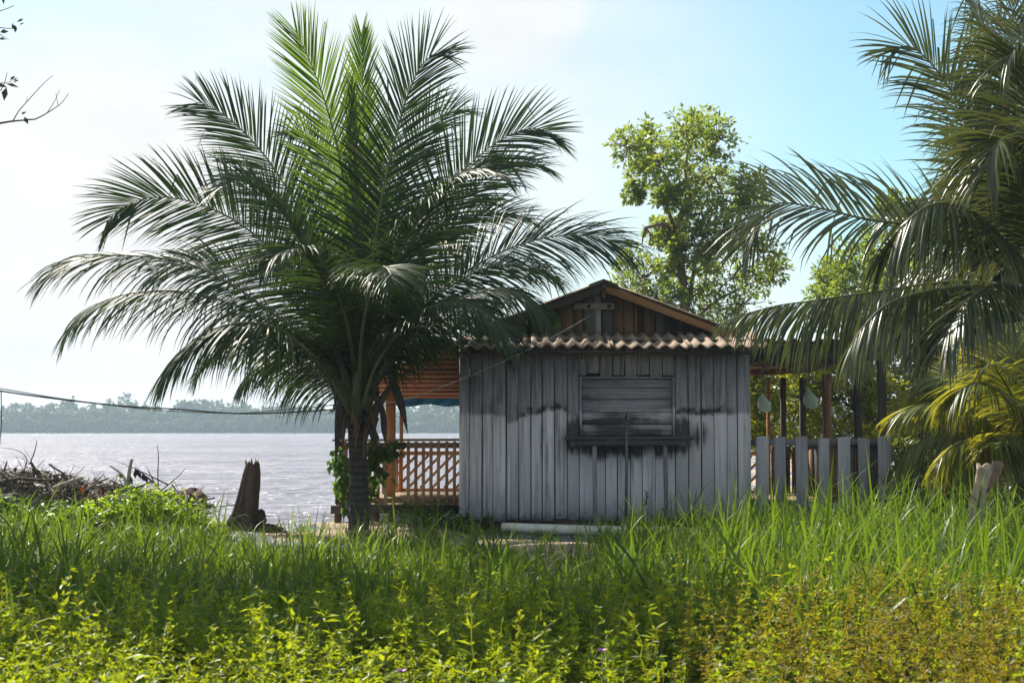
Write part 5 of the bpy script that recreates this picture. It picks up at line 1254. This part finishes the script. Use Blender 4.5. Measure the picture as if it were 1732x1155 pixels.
kq = rng.random(len(x)) < .05
weeds('spire_weeds', 'upright leafy spires among the foreground weeds', x[kq], y[kq], rng.uniform(.42, .68, kq.sum()), M['weed'], 24, 4, .036, .24, upw=.65, huem=.7)
x2, y2 = scatter(3600, 4.1, 9.8, 2.4, .8); p2 = pxof(x2, y2)
k2 = rng.random(len(x2)) < .85 * smooth(1040, 1420, p2 + rng.normal(0, 60, len(p2))) * (1 - smooth(8.6, 9.8, y2)); x2, y2 = x2[k2], y2[k2]
weeds('scrub', 'olive brown fine leaved scrub at the lower right', x2, y2, rng.uniform(.34, .60, len(x2)) * (.85 + .3 * patchn(x2, y2)), M['olive'], 18, 4, .036, .17, upw=.3, cat='scrub')
# vine covered hummock before the brush pile
n = 420; vx = rng.uniform(-6.6, -3.55, n); vy = rng.uniform(17.0, 18.0, n)
hv = .50 * np.exp(-((vx + 4.55) / .75) ** 2) + .20 * np.exp(-((vx + 5.9) / .9) ** 2) + .08
weeds('vine_cover', 'sunlit yellow green vines over the mound beside the brush pile', vx, vy, hv * rng.uniform(.7, 1.15, n), M['vine'], 10, 3, .085, .36, upw=.35, cat='vines')
n = 160; vx = rng.uniform(-8, -5.0, n); vy = rng.uniform(16.8, 17.7, n)
weeds('broad_leaved_weeds', 'dark broad leaved weeds below the brush pile at the left', vx, vy, rng.uniform(.2, .5, n), M['creeper'], 8, 3, .13, .36, upw=.2, cat='weeds')
n = 60; vx = rng.uniform(-1.5, -.55, n); vy = rng.uniform(18.5, 19.6, n)
weeds('leafy_weeds', 'small leafy weeds at the foot of the wall by the left veranda', vx, vy, rng.uniform(.15, .42, n), M['creeper'], 9, 3, .06, .30, cat='weeds')
n = 420; vx = rng.uniform(5.0, 8.5, n); vy = rng.uniform(18.2, 21, n)
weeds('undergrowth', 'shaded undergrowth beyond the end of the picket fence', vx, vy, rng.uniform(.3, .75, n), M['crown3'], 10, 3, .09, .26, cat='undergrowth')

# climbing plant on the veranda corner
cpx = thing('climbing_plant', 'leafy creeper climbing the veranda corner post behind the palm trunk', 'creeper', tuple(at(585, 880, 20.1)))
Pp = []
for (a, b, rx_, ry_, n) in ((572, 775, 12, 20, 44), (583, 800, 14, 26, 50), (575, 822, 9, 16, 22), (588, 845, 8, 20, 24), (635, 765, 20, 16, 60), (660, 757, 22, 10, 40), (640, 800, 14, 20, 40), (618, 770, 16, 20, 30), (628, 830, 10, 14, 16)):
    for k in range(n): Pp.append(at(a + random.gauss(0, rx_ * .55), b + random.gauss(0, ry_ * .55), 20.12 + random.uniform(-.12, .10)))
Pp = np.array(Pp); n = len(Pp); D = unit(rng.normal(0, .6, (n, 3)) + np.array([0, -.3, -.8])); L = rng.uniform(.09, .17, n)
v, f = leaves_mesh(Pp, D, unit(rng.normal(0, .4, (n, 3)) + np.array([0, -.8, .6])), L, L * .33)
mesh('foliage', v, f, M['creeper'], cpx, rnd=np.repeat(np.clip(rng.normal(.5, .25, n), 0, 1), 4))
sm = MB()
for pts in ([(582, 885), (578, 840), (585, 800), (575, 770), (590, 750)], [(585, 800), (610, 775), (640, 760), (680, 750)], [(610, 775), (640, 800), (630, 835)]):
    C = spline([at(a, b, 20.18) for a, b in pts], 12); sm.tube([tuple(p) for p in C], .008, 5)
sm.build('stem', M['bark'], cpx)

# single plants that stand out
def weed_plant(px, py_top, y, label, mat, nodes, perl, ls, wid, up=.5, hue=.6, lean=None):
    g = at(px, 900, y); h = at(px, py_top, y).z - on_ground(g.x, y)
    r = thing('weed', label, 'weed', (g.x, y, on_ground(g.x, y)))
    global rng
    weeds('leaves', None, np.array([g.x]), np.array([y]), np.array([h]), mat, nodes, perl, ls, wid, upw=up, stuff=False, parent=r, hues=np.array([hue]))
    return r
weed_plant(80, 968, 6.3, 'tall pointed leafy weed rising at the lower left corner', M['weed'], 26, 5, .055, .2, .6, .75)
weed_plant(165, 985, 6.6, 'slimmer leafy weed right of the tall one at lower left', M['weed'], 20, 4, .05, .2, .6, .65)
weed_plant(1166, 975, 7.4, 'pale leafy weed spike standing above the weeds right of centre', M['vine'], 20, 4, .05, .3, .5, .8)
weed_plant(622, 985, 7.6, 'bamboo like weed with long narrow leaves left of centre', M['grass'], 11, 3, .15, .10, .5, .8)
weed_plant(990, 1010, 7.0, 'small leafy weed spike at bottom centre', M['vine'], 14, 4, .045, .28, .5, .75)
weed_plant(437, 990, 7.3, 'leaning leafy weed with small paired leaves left of centre', M['weed'], 18, 3, .05, .25, .5, .85)
def grass_stalk(px, top, y, label, hue, seed=False):
    g = at(px, 900, y); H0 = at(px, top, y).z - on_ground(g.x, y)
    r = thing('grass_stalk', label, 'grass stalk', (g.x, y, on_ground(g.x, y)))
    n = 9; P = np.repeat(np.array([[g.x, y, on_ground(g.x, y) - .02]]), n, 0) + rng.normal(0, .012, (n, 3)) * np.array([1, 1, 0])
    H = H0 * np.concatenate([[1.0, .92], rng.uniform(.5, .85, n - 2)]); 
    v, f, q = blades(P, H, rng.uniform(0, 6.28, n), np.concatenate([[.08, .16], rng.uniform(.2, .6, n - 2)]), np.full(n, .011), np.concatenate([[0, .05], rng.uniform(0, .6, n - 2)]), np.full(n, hue), 7)
    mesh('blades', v, f, M['grass'], r, rnd=q)
    if seed:
        hd = MB(); a = random.uniform(-.2, .3)
        for k in range(16):
            z = on_ground(g.x, y) + H0 * (.95 + .012 * k); b = random.uniform(0, 6.28)
            p = Vector((g.x + a * .1 + .02 * k * .1, y, z)); hd.tube([p, p + Vector((math.cos(b) * .03, math.sin(b) * .03, .03))], [.004, .002], 4)
        hd.tube([(g.x, y, on_ground(g.x, y)), (g.x + a * .1 + .03, y, on_ground(g.x, y) + H0 * 1.15)], [.003, .0015], 4)
        hd.build('seed_head', M['litter'], r)
    return r
for i, (px, top, y, hue, sd, lab) in enumerate([
    (1228, 800, 12.2, .85, 0, 'tall bright grass tuft before the right end of the plank wall'), (1255, 815, 12.0, .8, 0, 'grass tuft just right of the tallest tuft by the wall'),
    (1060, 815, 12.6, .7, 0, 'grass tuft under the wall shelf with a single tall blade'), (1305, 770, 11.8, .8, 0, 'upright grass tuft before the first fence pickets'),
    (1395, 790, 12.3, .75, 0, 'arching grass tuft before the middle fence pickets'), (1480, 745, 12.0, .75, 0, 'leaning tall grass tuft before the last fence picket'),
    (1575, 770, 12.4, .8, 0, 'tall grass tuft left of the slim pale stump'), (1690, 800, 11.5, .8, 0, 'tall grass tuft right of the slim pale stump'),
    (498, 862, 13.0, .55, 0, 'thin grass tuft on the bare sand right of the dark stump'), (148, 842, 15.5, .8, 0, 'broad bright grass tuft in front of the brush pile'),
    (1092, 850, 13.0, .5, 1, 'grass stalk with a feathery seed head below the shelf leg'), (1118, 868, 13.0, .5, 1, 'shorter feathery grass stalk right of the shelf leg'), (905, 905, 10.5, .85, 0, 'bright bent grass tuft on the sand patch edge')]):
    grass_stalk(px, top, y, lab, hue, sd)
for i, (px, py, y, lab) in enumerate([(1018, 1101, 5.6, 'small purple flower among weeds right of bottom centre'), (679, 1136, 5.2, 'pink purple flower low at the bottom edge left of centre')]):
    p = at(px, py, y); r = thing('purple_flower', lab, 'flower', (p.x, y, on_ground(p.x, y)), 'purple flowers in the weeds')
    n = 12; a = np.linspace(0, 6.283, n, endpoint=False); D = unit(np.stack([np.cos(a), np.sin(a) * .7 - .3, np.full(n, .45) + .2 * np.sin(a * 3)], -1))
    v, f = leaves_mesh(np.repeat(np.array([p]), n, 0), D, unit(np.stack([np.zeros(n), np.full(n, -.3), np.ones(n)], -1)), np.full(n, .020), np.full(n, .007)); mesh('petals', v, f, M['petal'], r)
    MB().tube([(p.x, y, on_ground(p.x, y) - .01), (p.x + .01, y, p.z * .5), tuple(p)], .0025, 5).build('stem', M['ribdark'], r)
